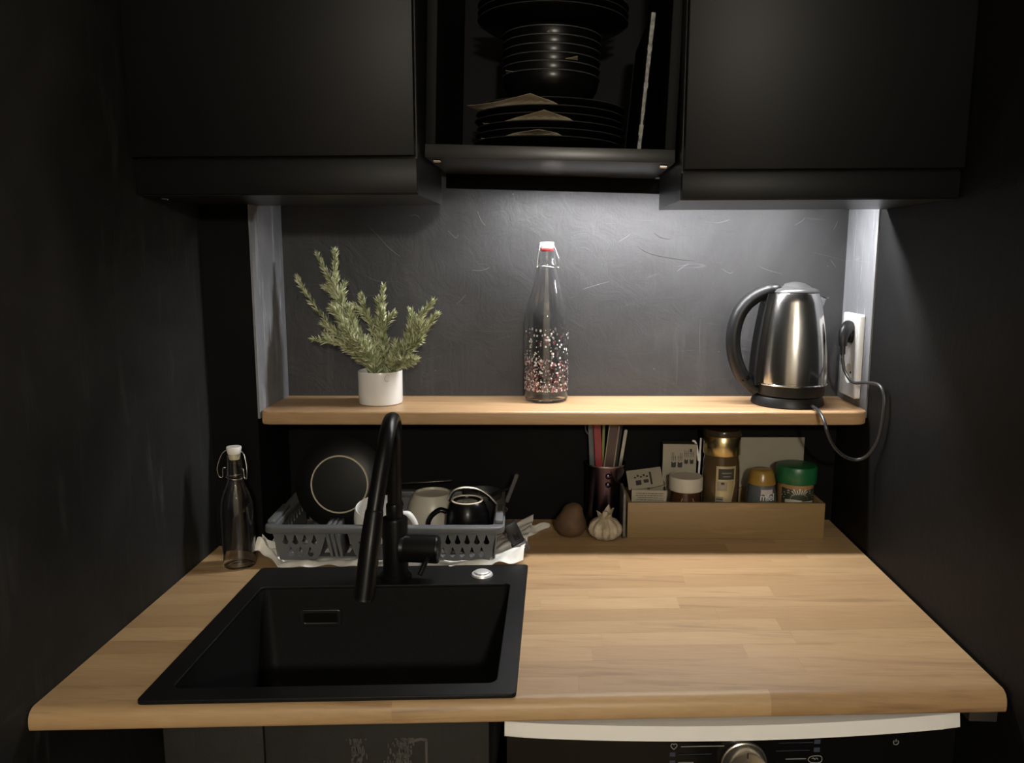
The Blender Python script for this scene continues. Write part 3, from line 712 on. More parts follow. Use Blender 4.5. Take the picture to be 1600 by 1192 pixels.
# ---- double wall socket
SO = thing('wall_socket', 'white double wall socket on the right side of the alcove', 'socket', (XR - .0035, .715, 1.2635))
def sock(name, outer, holes, th, m, xo, bev=.001, par=None):
    return plate(name, outer, holes, th, m, par or SO, T(-xo, 0, 0) @ RZ(PI / 2) @ RX(PI / 2), bev)
sock('cover_plate', rrect(-.0425, .0425, -.080, .080, .004), [[(.0195 * math.cos(2 * PI * k / 32), zc + .0195 * math.sin(2 * PI * k / 32)) for k in range(32)] for zc in (.0385, -.0365)], .010, mat('white_socket_plastic', (.80, .79, .77), .35), .0052)
for zc in (.0385, -.0365):
    w_ = lathe('socket_well', [(0, -.0085), (.018, -.0085), (.0192, -.0005), (.0196, 0)], M_white, SO, 32, (-.0102, 0, zc), RY(-PI / 2))
    for yy in (-.0095, .0095): cyl('contact_hole', (-.0025, yy, zc), (-.0018, yy, zc), .0025, M_cabin, w_, 12)

# ================================================================== under the shelf
# ---- bamboo crate
CRZ = .038; CR0 = Vector((.1665, .6575, ZC + .0002))
CRT = thing('bamboo_crate', 'low bamboo crate holding jars and boxes under the shelf', 'crate', CR0, CRZ)
box('front_board', 0, .388, 0, .008, 0, .0735, M_bamboo, CRT, .0008)
box('back_board', 0, .388, .104, .112, 0, .0735, M_bamboo, CRT, .0008)
box('side_board', 0, .008, .0083, .1037, 0, .0735, M_bamboo, CRT, .0008)
box('side_board', .380, .388, .0083, .1037, 0, .0735, M_bamboo, CRT, .0008)
box('bottom_board', .0083, .3797, .0083, .1037, .002, .007, M_bamboo, CRT)
cz = ZC + .0078
def lines(bm, x0, x1, z0, z1, n, y, seed, h=.0011, gap=.35):
    """rows of short dashes: print too small to read"""
    r_ = random.Random(seed)
    for i in range(n):
        z = z1 - (z1 - z0) * (i + .5) / n; x = x0 + r_.uniform(0, .1) * (x1 - x0)
        while x < x1:
            l = r_.uniform(.002, .006); bx(bm, x, min(x + l, x1), y - .0002, y + .0002, z - h / 2, z + h / 2); x += l + r_.uniform(.0006, .0015)
# tea box
TX = thing('tea_box', 'tall tea carton with green top and cups printed on its pale front', 'box', (.2780, .7520, cz), -.01)
bm = bmesh.new(); bx(bm, -.0345, .0345, -.0115, .0115, 0, .1665, .0008, 1); tbx = from_bm('carton', bm, [noisy('dark_green_card', (.030, .042, .020), (.036, .05, .024), 20, .6)], TX)
box('front_print', -.0342, .0342, -.0121, -.0116, .001, .1655, M_card, TX)
bm = bmesh.new(); r_ = random.Random(2)
for i, (cx_, sz) in enumerate(((-.012, .0095), (.001, .0095), (.0135, .0075), (.0245, .0075))):
    zb = .118 if i < 2 else .126
    bx(bm, cx_ - sz / 2, cx_ + sz / 2, -.0127, -.0122, zb, zb + sz * .9); bx(bm, cx_ - sz * .38, cx_ + sz * .38, -.0127, -.0122, zb - .0012, zb + .001)
    bx(bm, cx_ - sz / 2, cx_ - sz * .2, -.0127, -.0122, zb + sz * .9, zb + sz * 1.1); bx(bm, cx_ + sz * .15, cx_ + sz / 2, -.0127, -.0122, zb + sz * .85, zb + sz * 1.05)
    for q in range(3):
        xx = cx_ + (q - 1) * .0034; bx(bm, xx - .0004, xx + .0004, -.0127, -.0122, zb + .013, zb + .026 + r_.uniform(-.003, .005))
        bx(bm, xx - .0014, xx + .001, -.0127, -.0122, zb + .020, zb + .0208)
bx(bm, .0200, .0245, -.0127, -.0122, .150, .1565)
for q in range(4): bx(bm, -.026 + q * .004, -.0248 + q * .004, -.0127, -.0122, .096, .101)
from_bm('printed_cups', bm, M_ink, TX)
# small open carton with lid flap
SC = thing('open_carton', 'small white carton with its printed lid flap standing open', 'box', (.2105, .697, cz), -.04)
bm = bmesh.new()
for a in ((-.034, .034, -.022, -.0212), (-.034, .034, .0212, .022), (-.034, -.0332, -.0210, .0210), (.0332, .034, -.0210, .0210)): bx(bm, *a, 0, .0865)
bx(bm, -.033, .033, -.0208, .0208, .0005, .0015); from_bm('carton', bm, M_card, SC)
bm = bmesh.new(); lines(bm, -.026, .029, .060, .082, 5, -.0223, 4); from_bm('printed_lines', bm, M_ink, SC)
fm_ = T(-.004, -.006, .0905) @ RY(-.16) @ RX(.62)
fl_ = box('lid_flap', -.036, .034, -.005, .044, 0, .0008, M_card, SC, 0, 1, fm_)
bm = bmesh.new()
bx(bm, -.020, -.009, .004, .016, .0009, .0012); bx(bm, -.004, .006, .008, .016, .0009, .0012); bx(bm, .009, .013, .002, .034, .0009, .0012)
for q in range(5): bx(bm, -.022 + q * .006, -.018 + q * .006, .022 + (q % 2) * .003, .026 + (q % 2) * .004, .0009, .0012)
bmesh.ops.transform(bm, matrix=fm_, verts=bm.verts[:]); from_bm('printed_marks', bm, M_ink, fl_)
box('inner_flap', .002, .034, -.019, .019, 0, .0006, M_card, SC, 0, 1, T(0, 0, .087) @ RY(-.25))
# spread jar with white lid
SJ = thing('spread_jar', 'dark spread jar with round white lid in the crate', 'jar', (.2855, .7015, cz))
lathe('glass', [(0, 0), (.030, 0), (.0315, .003), (.0325, .012), (.0325, .048), (.0315, .060), (.0295, .073), (.0285, .078), (.0285, .082), (0, .082)], mat('hazelnut_spread', (.045, .020, .010), .15), SJ, 40)
lathe('lid', [(0, .0825), (.0325, .0825), (.0338, .0835), (.0340, .1080), (.0328, .1105), (.0300, .1110), (.0290, .1100), (0, .1098)], mat('cream_lid', (.44, .41, .345), .5), SJ, 48)
o = mesh('label_mark', [(.0329 * math.sin(a), -.0329 * math.cos(a), z) for z in (.040, .0475) for a in (-.32, -.18, -.02, .12, .3, .5)], [(i, i + 1, i + 7, i + 6) for i in range(5)], mat('label_white', (.45, .42, .38), .5), SJ)
for sx in (-1, 1): tube('glass_facet', [(sx * .010, -.0290, .0715), (sx * .0150, -.0290, .058)], .0011, mat('facet_sheen', (.30, .20, .13), .2), SJ, 6, 3)
# coffee jar
CJ = thing('coffee_jar', 'tall brown glass coffee jar with wide brass-coloured lid', 'jar', (.3575, .7150, cz), .05)
lathe('glass', [(0, 0), (.032, 0), (.0355, .003), (.0365, .012), (.0365, .120), (.0355, .140), (.0340, .148), (.0335, .154), (0, .154)], mat('coffee_brown_glass', (.065, .042, .020), .08), CJ, 48)
lathe('lid', [(0, .1545), (.0358, .1545), (.0365, .1555), (.0365, .1925), (.0358, .1935), (0, .1935)], M_gold, CJ, 56)
lathe('lid_top', [(0, .1938), (.0365, .1938), (.0385, .1955), (.0388, .2025), (.0372, .2060), (0, .2062)], mat('dark_smoked_glass', (.035, .028, .018), .1), CJ, 48)
def wrap(name, a0, a1, poly_z, R_, m, par, n=14):
    """label bent round a jar; poly_z(a) gives low and high edge at angle fraction"""
    vs, fs = [], []
    for i in range(n + 1):
        t = i / n; a = a0 + (a1 - a0) * t; lo, hi = poly_z(t)
        for z in (lo, hi): vs.append((R_ * math.sin(a), -R_ * math.cos(a), z))
    for i in range(n): fs.append((2 * i, 2 * i + 2, 2 * i + 3, 2 * i + 1))
    return mesh(name, vs, fs, m, par, True)
M_goldlab = mat('pale_gold_label', (.42, .36, .21), .35, .35)
lab = wrap('label', -.50, .62, lambda t: ((.022 if t < .58 else .022 + (t - .58) * .185), .136), .0368, M_goldlab, CJ, 24)
wrap('label_panel', -.38, .50, lambda t: (.109, .131), .0370, M_ink, lab)
wrap('label_lines', -.20, .34, lambda t: (.121, .1235), .0372, mat('label_grey', (.16, .15, .12), .5), lab)
wrap('label_lines', -.14, .28, lambda t: (.1145, .1165), .0372, MATS['label_grey'], lab)
wrap('label_picture', -.44, .12, lambda t: (.086, .105), .0370, mat('label_sketch', (.26, .23, .17), .5), lab)
wrap('label_spot', -.20, -.02, lambda t: (.090 + .003 * abs(t - .5), .0965 - .003 * abs(t - .5)), .0372, M_card, lab)
wrap('label_spot', -.22, -.05, lambda t: (.099, .1035), .0372, M_ink, lab)
bc = wrap('barcode', -.50, -.08, lambda t: (.030, .074), .0370, mat('barcode_grey', (.20, .20, .17), .6), lab)
for q in range(8): wrap('barcode_bar', -.47, -.12, lambda t, q=q: (.034 + q * .0048, .0355 + q * .0048 + .0008 * (q % 3)), .0372, M_ink, bc, 6)
# honey bottle
HB = thing('honey_bottle', 'squeezy honey bottle with amber cap and label reading miel', 'bottle', (.4385, .7110, cz))
lathe('squeeze_body', [(0, 0), (.027, 0), (.0305, .003), (.0318, .012), (.0312, .050), (.0285, .078), (.0252, .095), (0, .095)], mat('honey_grey_plastic', (.075, .085, .09), .2), HB, 40)
lathe('cap', [(0, .0952), (.0272, .0952), (.0278, .0965), (.0262, .105), (.0232, .117), (.0205, .1225), (.0185, .1240), (0, .1242)], mat('amber_cap', (.25, .15, .03), .25), HB, 40)
lb = wrap('label', -.30, .62, lambda t: (.030, .094 - .004 * abs(t - .5)), .0322, mat('blue_grey_label', (.085, .10, .12), .4), HB)
for v in lb.data.vertices:
    if v.co.z > .07: v.co.x *= .86; v.co.y *= .86
    elif v.co.z < .05: pass
p_ = wrap('label_print', -.26, .55, lambda t: (.076 + .004 * math.sin(9 * t), .089), .0302, mat('pale_pink_print', (.42, .38, .38), .5), lb)
tx = text('lettering', 'miel', .019, mat('white_lettering', (.62, .62, .60), .5), lb, None)
for v in tx.data.vertices:
    a = .16 + v.co.x / .034; rr_ = .0332 + v.co.z; zz = v.co.y * 1.10 + .0735; f = 1.0 - max(0, (zz - .045)) * 1.2
    v.co = (rr_ * f * 1.01 * math.sin(a), -rr_ * f * 1.01 * math.cos(a), zz)
# peanut butter jar
PJ = thing('peanut_butter_jar', 'jar of nut butter with green lid and sunburst label', 'jar', (.5090, .7200, cz))
lathe('glass', [(0, 0), (.031, 0), (.0342, .003), (.0353, .010), (.0353, .084), (.0348, .092), (.0340, .0965), (.0340, .0975), (0, .0975)], mat('nut_butter', (.30, .175, .075), .2), PJ, 48)
lathe('lid', [(0, .098), (.0388, .098), (.0398, .0995), (.0398, .128), (.0380, .1318), (.0340, .1330), (0, .1335)], M_grn, PJ, 56)
lb = wrap('label', -1.1, 1.1, lambda t: (.018, .0905 - .003 * math.sin(PI * t)), .0355, mat('dark_green_label', (.025, .03, .018), .5), PJ, 28)
M_lw = mat('label_cream', (.40, .40, .33), .5)
for k in range(19):
    a = PI * (k + .5) / 19; r0, r1 = .0125, .024 + .004 * (k % 2)
    pts = []
    for rr_, da in ((r0, -.03), (r0, .03), (r1, .055), (r1, -.055)):
        x_ = -rr_ * 1.35 * math.cos(a + da); z_ = .0690 + rr_ * .78 * math.sin(a + da); an = x_ / .0358 - .05; pts.append((.0358 * math.sin(an), -.0358 * math.cos(an), z_))
    mesh('sun_ray', pts, [(0, 1, 2, 3)], M_lw, lb)
wrap('label_band', -.85, .10, lambda t: (.0590, .0665 + .002 * math.sin(PI * t)), .0358, M_lw, lb)
wrap('label_band', .08, .88, lambda t: (.030, .0650), .0358, M_lw, lb)
bnd = wrap('label_band', -.85, .06, lambda t: (.030, .0565), .0358, mat('label_olive', (.13, .15, .10), .5), lb)
for k in range(9): wrap('label_strokes', -.72 + k * .10, -.72 + k * .10 + .06, lambda t, k=k: (.041, .0550 if k % 3 else .0525), .0361, M_ink, bnd, 3)
# card leaning on the back wall
CA = thing('blank_card', 'blank pale card leaning on the wall behind the jars', 'card', (.472, .7850, ZC + .001), .05, rot=(-.012, 0, .05))
box('card', -.072, .072, 0, .0012, 0, .1785, M_card, CA)
# white stick behind the tea box
WS = thing('plastic_spoon', 'white plastic spoon standing behind the tea carton', 'spoon', (.3160, .7460, cz), rot=(0, .03, 0))
tube('stem', [(0, 0, 0), (0, 0, .09), (0, 0, .178)], .0022, M_white, WS, 8, 3)
tube('curled_tip', [(-.002, 0, .130), (-.007, 0, .155), (-.012, -.002, .170), (-.018, -.003, .172)], .0024, M_white, WS, 8, 4)
# thin board standing left of the crate
GB = thing('thin_board', 'thin grey board standing on edge at the left end of the crate', 'board', (.1575, .648, ZC + .0002), .04)
plate('panel', rrect(0, .105, 0, .098, .012), [], .0055, noisy('dull_grey_plastic', (.10, .10, .095), (.13, .13, .12), 10, .45), GB, T(.002, 0, 0) @ RZ(PI / 2) @ RX(PI / 2), .0012)

# ---- purple metal cup with utensils
MU = thing('utensil_cup', 'dark purple metal cup with two rivets holding utensils', 'cup', (.1255, .7270, ZC + .0002), .1)
M_purp = brushed('purple_anodised', (.115, .085, .125), .22, (3, 3, 500))
lathe('vessel', [(0, 0), (.036, 0), (.038, .002), (.0385, .008), (.0392, .130), (.0412, .1345), (.0408, .1362), (.0385, .1350), (.0378, .130), (.0370, .006), (0, .005)], M_purp, MU, 56)
for zz in (.1175, .1000): lathe('rivet', [(0, .0032), (.0030, .0028), (.0055, .0010), (.0062, 0)], M_purp, MU, 20, (0, -.0392, zz), RX(PI / 2))
lathe('rim', [(.0405, .1345), (.0418, .1350), (.0421, .1362), (.0414, .1374), (.0403, .1370)], M_steelw, MU, 56)
def stick(name, label, cat, p0, p1, w_, t_, m, tip=None):
    """flat utensil handle between two points"""
    p0, p1 = Vector(p0), Vector(p1); o = thing(name, label, cat, p0, group='utensils in the purple cup')
    d = p1 - p0; q = Vector((0, 0, 1)).rotation_difference(d.normalized()).to_matrix().to_4x4()
    h = plate('handle', rrect(-w_ / 2, w_ / 2, 0, d.length, min(w_ * .45, .006)), [], t_, m, o, q @ RX(PI / 2), t_ * .2)
    return o, q, d.length
cb = ZC + .0062
stick('spatula', 'red-handled utensil in the purple cup', 'utensil', (.120, .722, cb), (.1055, .7235, 1.136), .013, .006, mat('red_silicone', (.24, .02, .028), .4))
o, q, h = stick('clear_ladle', 'grey translucent utensil with side loop, leftmost in the purple cup', 'utensil', (.108, .735, cb), (.0955, .738, 1.136), .014, .003, mat('smoky_plastic', (.10, .11, .11), .3))
tube('side_loop', [q @ Vector(p) for p in ((-.007, 0, h - .010), (-.0125, 0, h - .022), (-.0120, 0, h - .036), (-.007, 0, h - .044))], .0013, MATS['smoky_plastic'], o, 8, 4)
stick('green_straw', 'thin yellow-green stick beside the red utensil', 'utensil', (.118, .731, cb), (.1215, .733, 1.128), .004, .004, mat('yellow_green', (.19, .23, .06), .5))
o, q, h = stick('wide_scraper', 'wide brown utensil with pale edges leaning right in the cup', 'utensil', (.118, .714, cb), (.1425, .7165, 1.124), .020, .003, mat('brown_plastic', (.060, .030, .022), .4))
for sx in (-1, 1): tube('pale_edge', [q @ Vector((sx * .0098, -.001, .05)), q @ Vector((sx * .0098, -.001, h - .008))], .0014, mat('pale_edge%d' % sx, (.30, .26, .19), .4), o, 8, 2)
stick('thin_knife', 'thin steel utensil leaning far right in the purple cup', 'utensil', (.138, .728, cb), (.1665, .7300, 1.105), .006, .0016, mat('dull_steel', (.30, .29, .27), .35, .9))
stick('dark_skewer', 'dark thin utensil rising at the back right of the cup', 'utensil', (.136, .742, cb), (.160, .746, 1.132), .005, .004, M_plast)

# ---- potato and garlic
def blob(name, label, cat, loc, prof, m, wob, seed, group=None, lobes=0):
    r_ = random.Random(seed); o = thing(name, label, cat, loc)
    vs, fs = [], []; seg = 40
    ph = [r_.uniform(0, 6.28) for _ in range(6)]
    for r0, z in prof:
        for k in range(seg):
            a = 2 * PI * k / seg
            f = 1 + wob * (math.sin(2 * a + ph[0] + z * 40) + .6 * math.sin(3 * a + ph[1] - z * 60))
            if lobes: f *= 1 + .24 * (abs(math.cos(lobes * a / 2 + ph[2])) - .6) * min(1, r0 / .015)
            vs.append((r0 * f * math.cos(a), r0 * f * math.sin(a), z))
    n = len(prof)
    for i in range(n - 1):
        for k in range(seg): fs.append((i * seg + k, i * seg + (k + 1) % seg, (i + 1) * seg + (k + 1) % seg, (i + 1) * seg + k))
    fs.append(tuple(range(seg))[::-1]); fs.append(tuple((n - 1) * seg + k for k in range(seg)))
    return o, mesh('flesh', vs, fs, m, o, True)
o, b_ = blob('potato', 'brown pear-shaped potato beside the garlic', 'potato', (.0545, .668, ZC), [(.004, .0006), (.015, .001), (.023, .005), (.0290, .014), (.0312, .024), (.0295, .034), (.0245, .043), (.0215, .050), (.0195, .057), (.0150, .063), (.008, .0665), (.001, .0678)], noisy('brown_skin', (.075, .04, .018), (.11, .063, .031), 45, .75, .3), .025, 4)
for v in b_.data.vertices: v.co.x += .0055 * max(0, v.co.z - .03) / .035
o, b_ = blob('garlic_bulb', 'white garlic bulb with papery skin in front of the purple cup', 'garlic', (.1225, .6535, ZC), [(.004, .0008), (.013, .001), (.022, .004), (.0292, .012), (.0312, .021), (.0298, .030), (.0232, .0375), (.0140, .0425), (.0085, .0470), (.0060, .0520), (.0050, .0560), (.001, .0565)], noisy('garlic_skin', (.34, .275, .185), (.48, .415, .31), 70, .6, .25), .015, 9, lobes=9)
for k, (a, hgt, tilt) in enumerate(((.3, .024, .35), (1.2, .028, .5), (2.5, .018, .7), (4.2, .014, .9), (5.2, .020, .6))):
    d = Vector((math.cos(a), math.sin(a), 0)); sdv = Vector((-d.y, d.x, 0)); vs = []
    for i in range(5):
        t = i / 4; c = Vector((0, 0, .040)) + d * (.007 + tilt * hgt * t) + Vector((0, 0, hgt * t * (1.1 - .5 * tilt))); w_ = .009 * (1 - t ** 2) + .0006
        for s in (-1, 0, 1): vs.append(c + sdv * w_ * s + d * (.003 * (1 - abs(s))))
    fs = [(i * 3 + j, i * 3 + j + 1, i * 3 + j + 4, i * 3 + j + 3) for i in range(4) for j in range(2)]
    pl = mesh('papery_skin', vs, fs, MATS['garlic_skin'] if k % 2 else noisy('dry_skin%d' % k, (.25, .20, .13), (.36, .29, .19), 60, .7), o, True)

# ================================================================== dish rack and dishes
RK = thing('dish_rack', 'grey plastic dish rack with teardrop holes behind the sink', 'dish rack', (-.2855, .497, ZC + .0065), .05)
RD = .228; HW = .216; HB_ = .203; RH = .066
def drop(cx, cz_, s=1.0):
    out = []
    for k in range(15):
        a = -1.25 * PI + 1.5 * PI * k / 14 ; out.append((cx + .0046 * s * math.cos(a), cz_ - .003 * s + .0046 * s * math.sin(a)))
    out.append((cx + .0008 * s, cz_ + .0082 * s)); out.append((cx - .0012 * s, cz_ + .0085 * s))
    return out
FW = T(0, .006, 0) @ RX(PI / 2 + .09)
o = plate('front_panel', [(-.203, .058), (-.192, 0), (-.128, 0), (-.118, .012), (-.104, .058)], [drop(-.180 + .0175 * k, .039, 1.25) for k in range(4)] + [drop(-.171 + .0175 * k, .015, 1.25) for k in range(3)], .003, M_grey, RK, FW, .0006)
o = plate('front_panel', [(-.068, .058), (-.055, .012), (-.046, 0), (.190, 0), (.203, .058)], [drop(.185 - .0175 * k, .039, 1.25) for k in range(14)] + [drop(.176 - .0175 * k, .015, 1.25) for k in range(13)], .003, M_grey, RK, FW, .0006)
plate('back_panel', [(-.203, .058), (-.192, 0), (.192, 0), (.203, .058)], [drop(.178 - .0178 * k, .038) for k in range(21)], .003, M_grey, RK, T(0, RD - .006, 0) @ RX(PI / 2 - .09), .0006)
for sx in (-1, 1):
    plate('side_panel', [(.010, .058), (.014, 0), (RD - .014, 0), (RD - .010, .058)], [drop(.035 + .0195 * k, .036) for k in range(9)], .003, M_grey, RK, T(sx * .1985, 0, 0) @ RY(sx * .09) @ RZ(PI / 2) @ RX(PI / 2), .0006)
plate('bottom_grid', rrect(-.192, .192, .012, RD - .012, .01), [rrect(-.18 + .03 * i, -.16 + .03 * i, .03 + .045 * j, .062 + .045 * j, .003, 3) for i in range(12) for j in range(4)], .003, M_grey, RK, T(0, 0, .0022), .0004)
rim_o = rrect(-HW, HW, -.006, RD + .004, .016, 6); rim_i = rrect(-HW + .0165, HW - .0165, .0075, RD - .010, .010, 6)
plate('rim', rim_o, [rim_i], .0125, M_grey, RK, T(0, 0, RH - .0065), .0022)
for sx in (-1, 1): box('rim_handle', sx * .2075 - .0075, sx * .2075 + .0075, .012, .110, RH - .001, RH + .0075, M_grey, RK, .003)
for k in range(3): plate('cutlery_slat', [(0, .055), (.012, 0), (.016, 0), (.006, .055)], [], .06, M_grey, RK, T(-.112 + .009 * k, .040, .002) @ RX(PI / 2), .0006)

rz = ZC + .0065 + .0045
PP = thing('serving_plate', 'large black plate with pale foot ring standing in the dish rack', 'plate', (-.4035, .625, rz + .0015), rot=(0, 0, .03))
PM = T(0, .022, .0935) @ RX(PI / 2 - .16)      # lathe axis towards the viewer
lathe('dish', [(0, .010), (.055, .010), (.060, .009), (.075, .004), (.0915, -.006), (.0935, -.0075), (.0925, -.009), (.074, .0005), (.056, .006), (0, .006)], mat('matt_black_glaze', (.006, .006, .006), .42, spec=.3), PP, 72, (0, 0, 0), PM)
lathe('foot_ring', [(.0545, .0095), (.0552, .0130), (.0568, .0132), (.0580, .0095)], M_clay, PP, 64, (0, 0, 0), PM)
WM = thing('mug', 'white mug tilted in the dish rack behind the faucet', 'mug', (-.3045, .555, rz + .008), rot=(.22, 0, 0))
lathe('vessel', [(0, 0), (.028, 0), (.036, .005), (.0445, .022), (.0475, .042), (.0465, .060), (.0430, .078), (.0415, .0795), (.0400, .0785), (.0440, .058), (.0445, .042), (.041, .022), (.032, .008), (0, .006)], M_ceram, WM, 48)
tube('handle', [(.0425, -.002, .064), (.056, -.004, .066), (.0665, -.006, .052), (.0685, -.006, .036), (.0600, -.004, .022), (.0445, -.002, .020)], .0055, M_ceram, WM, 14, 8, ell=(.9, 1.2))
CB = thing('bowl', 'cream bowl upside down in the dish rack between the mugs', 'bowl', (-.2225, .660, rz + .0005))
lathe('vessel', [(.0560, 0), (.0575, .001), (.0570, .010), (.0530, .035), (.0460, .060), (.0385, .0735), (.0360, .0765), (.0340, .0765), (.0325, .0725), (0, .0715), (0, .068), (.034, .068), (.044, .057), (.051, .033), (.0545, .010)], M_cream, CB, 48, closed=False)
BM = thing('mug', 'black mug upside down in the dish rack with pale bare foot', 'mug', (-.1430, .575, rz + .0005))
lathe('vessel', [(.0405, 0), (.0425, .0012), (.0425, .045), (.0410, .062), (.0360, .078), (.0310, .0865), (.0292, .0880), (.0272, .0878), (.0262, .085), (0, .0845), (0, .080), (.030, .080), (.037, .065), (.0390, .045), (.0392, .002)], M_bceram, BM, 48)
lathe('foot_ring', [(.0265, .0878), (.0270, .0892), (.0285, .0898), (.0300, .0890), (.0303, .0878)], M_clay, BM, 48)
tube('handle', [(-.0385, 0, .064), (-.052, -.002, .068), (-.068, -.004, .056), (-.0745, -.004, .038), (-.066, -.002, .018), (-.0415, 0, .012)], .0058, M_bceram, BM, 14, 8, ell=(.85, 1.25))
# utensils lying on the dishes
KN = thing('table_knife', 'long thin steel knife lying across the back of the dish rack', 'knife', (-.2900, .665, 1.0035), rot=(0, -.075, .02))
plate('blade', [(0, -.0045), (.104, -.0055), (.108, .001), (.104, .0050), (0, .0045)], [], .0016, MATS['dull_steel'], KN, T(0, 0, .0), .0004)
tube('handle', [(0, 0, 0), (-.05, 0, 0), (-.095, 0, 0)], .0050, M_plast, KN, 10, 4)
ST = thing('wire_strainer', 'dark strainer with a bent steel hoop over the black mug', 'strainer', (-.125, .640, rz + .001), .1)
tube('hoop', [(-.061, -.02, .072), (-.052, -.02, .091), (-.032, -.02, .098), (-.006, -.02, .095), (.016, -.02, .082), (.034, -.02, .062), (.042, -.02, .050)], .0022, M_steelw, ST, 8, 6, ell=(.5, 1.5))
lathe('hook', [(.0045, -.001), (.0058, 0), (.0045, .001), (.0035, 0), (.0045, -.001)], M_steelw, ST, 20, (.048, -.02, .054), RX(PI / 2))
lathe('mesh_bowl', [(.040, .072), (.041, .070), (.036, .040), (.022, .012), (.004, .001), (.004, .002), (.021, .014), (.035, .041), (.0395, .0715)], mat('dark_mesh', (.02, .02, .02), .5), ST, 32, (.005, .045, 0))
MA = thing('masher', 'black T-shaped kitchen tool leaning over the right end of the rack', 'utensil', (-.0990, .645, rz + .028))
tube('shaft', [(0, 0, .050), (.017, -.010, .061), (.036, -.018, .070)], .0028, M_plast, MA, 10, 4)
tube('shaft', [(-.035, .02, .002), (-.015, .01, .030), (0, 0, .050)], .0032, M_plast, MA, 10, 4)
plate('cross_head', rrect(-.003, .003, -.0295, .0295, .002), [], .012, mat('dark_grey_plastic', (.05, .05, .05), .35), MA, T(.038, -.018, .0705) @ RY(.35) @ RX(PI / 2), .001)
# small tool with grey end leaning against the rack
TL = thing('tool_handle', 'black handle with grey end and red and white mark leaning by the rack', 'utensil', (-.0360, .556, ZC + .0045), rot=(-.10, -.42, .25))
box('grip', -.0125, .0125, -.009, .009, .0225, .0640, M_plast, TL, .0025, 2)
e_ = box('end_cap', -.0150, .0150, -.0105, .0105, .002, .0225, mat('slate_grey', (.07, .07, .075), .35), TL, .003, 2)
box('white_mark', .001, .007, -.0109, -.0104, .0105, .0175, M_white, e_)
box('red_mark', -.0065, -.0005, -.0109, -.0104, .0085, .0150, mat('red_print', (.50, .06, .04), .5), e_)
box('grip_clip', -.004, .006, -.0098, -.0088, .030, .044, M_black, TL, .0004)

# ---- crumpled white cloth under the rack
def cloth():
    vs, fs = [], []; nu, nv = 150, 46
    def H(x, y, u, v):
        h = .0035 + .0012 * math.sin(38 * u + 9 * v) + .0010 * math.sin(71 * u - 15 * v + 1)
        return max(.0012, h)
    for i in range(nu + 1):
        u = i / nu
        for j in range(nv + 1):
            v = j / nv
            x = -.522 + .500 * u; y0 = .466 + .022 * u; y = y0 + .165 * v
            wavy = .006 * math.sin(23 * u + 1) + .004 * math.sin(51 * u)
            y += (1 - v) * wavy
            z = H(x, y, u, v)
            if v < .16:                        # thick rolled front hem
                z += .0045 * math.sin(PI * v / .16) * (1 + .6 * math.sin(31 * u + 2))
            inside = min(1, max(0, (u - .075) / .05)) * min(1, max(0, (.860 - u) / .04)) * min(1, max(0, (v - .14) / .08))
            z = z * (1 - inside) + min(z, .0050) * inside
            l = max(0, (.10 - u) / .10)        # crumpled left end
            z += l ** .7 * (.030 + .010 * math.sin(19 * v + 14 * u) + .006 * math.sin(47 * v + 3)) * max(.0, 1 - 1.2 * abs(v - .20)); x += .006 * l * math.sin(11 * v); y += l * .008 * math.sin(17 * u * 6 + 5 * v)
            r2 = max(0, (u - .86) / .14)       # right end climbs in a roll
            z += r2 ** .8 * (.010 + .016 * math.sin(PI * min(1, v * 1.25)) + .004 * math.sin(29 * v + 30 * u)); x -= .012 * r2 * (1 - v) ** 2 ; y += .075 * r2 * v + .02 * r2
            vs.append((x, y, ZC + z))
    for i in range(nu):
        for j in range(nv):
            a = i * (nv + 1) + j; fs.append((a, a + nv + 1, a + nv + 2, a + 1))
    return vs, fs
CLt = thing('dish_cloth', 'crumpled white cloth spread under the dish rack', 'cloth', (0, 0, 0))
vs, fs = cloth(); o = mesh('fabric', vs, fs, M_cloth, CLt, True)
vs, fs = [], []; n = 40; m_ = 14                  # the tail lying towards the wall
for i in range(n + 1):
    u = i / n; cx_ = -.075 + .088 * u; cy_ = .640 + .085 * u; hw = .020 * (math.sin(PI * min(1, u * .93 + .07)) ** .5) * (1 - .25 * math.sin(9 * u))
    for j in range(m_ + 1):
        v = -1 + 2 * j / m_
        vs.append((cx_ + v * hw * -.4, cy_ + v * hw, ZC + .0012 + (.017 - .006 * u) * (1 - v * v) * (.7 + .3 * math.sin(14 * u + 2)) * math.sin(PI * min(1, u * .95 + .05)) ** .5 + .002 * math.sin(9 * v + 7 * u)))
for i in range(n):
    for j in range(m_): a = i * (m_ + 1) + j; fs.append((a, a + m_ + 1, a + m_ + 2, a + 1))
mesh('tail', vs, fs, M_cloth, CLt, True)

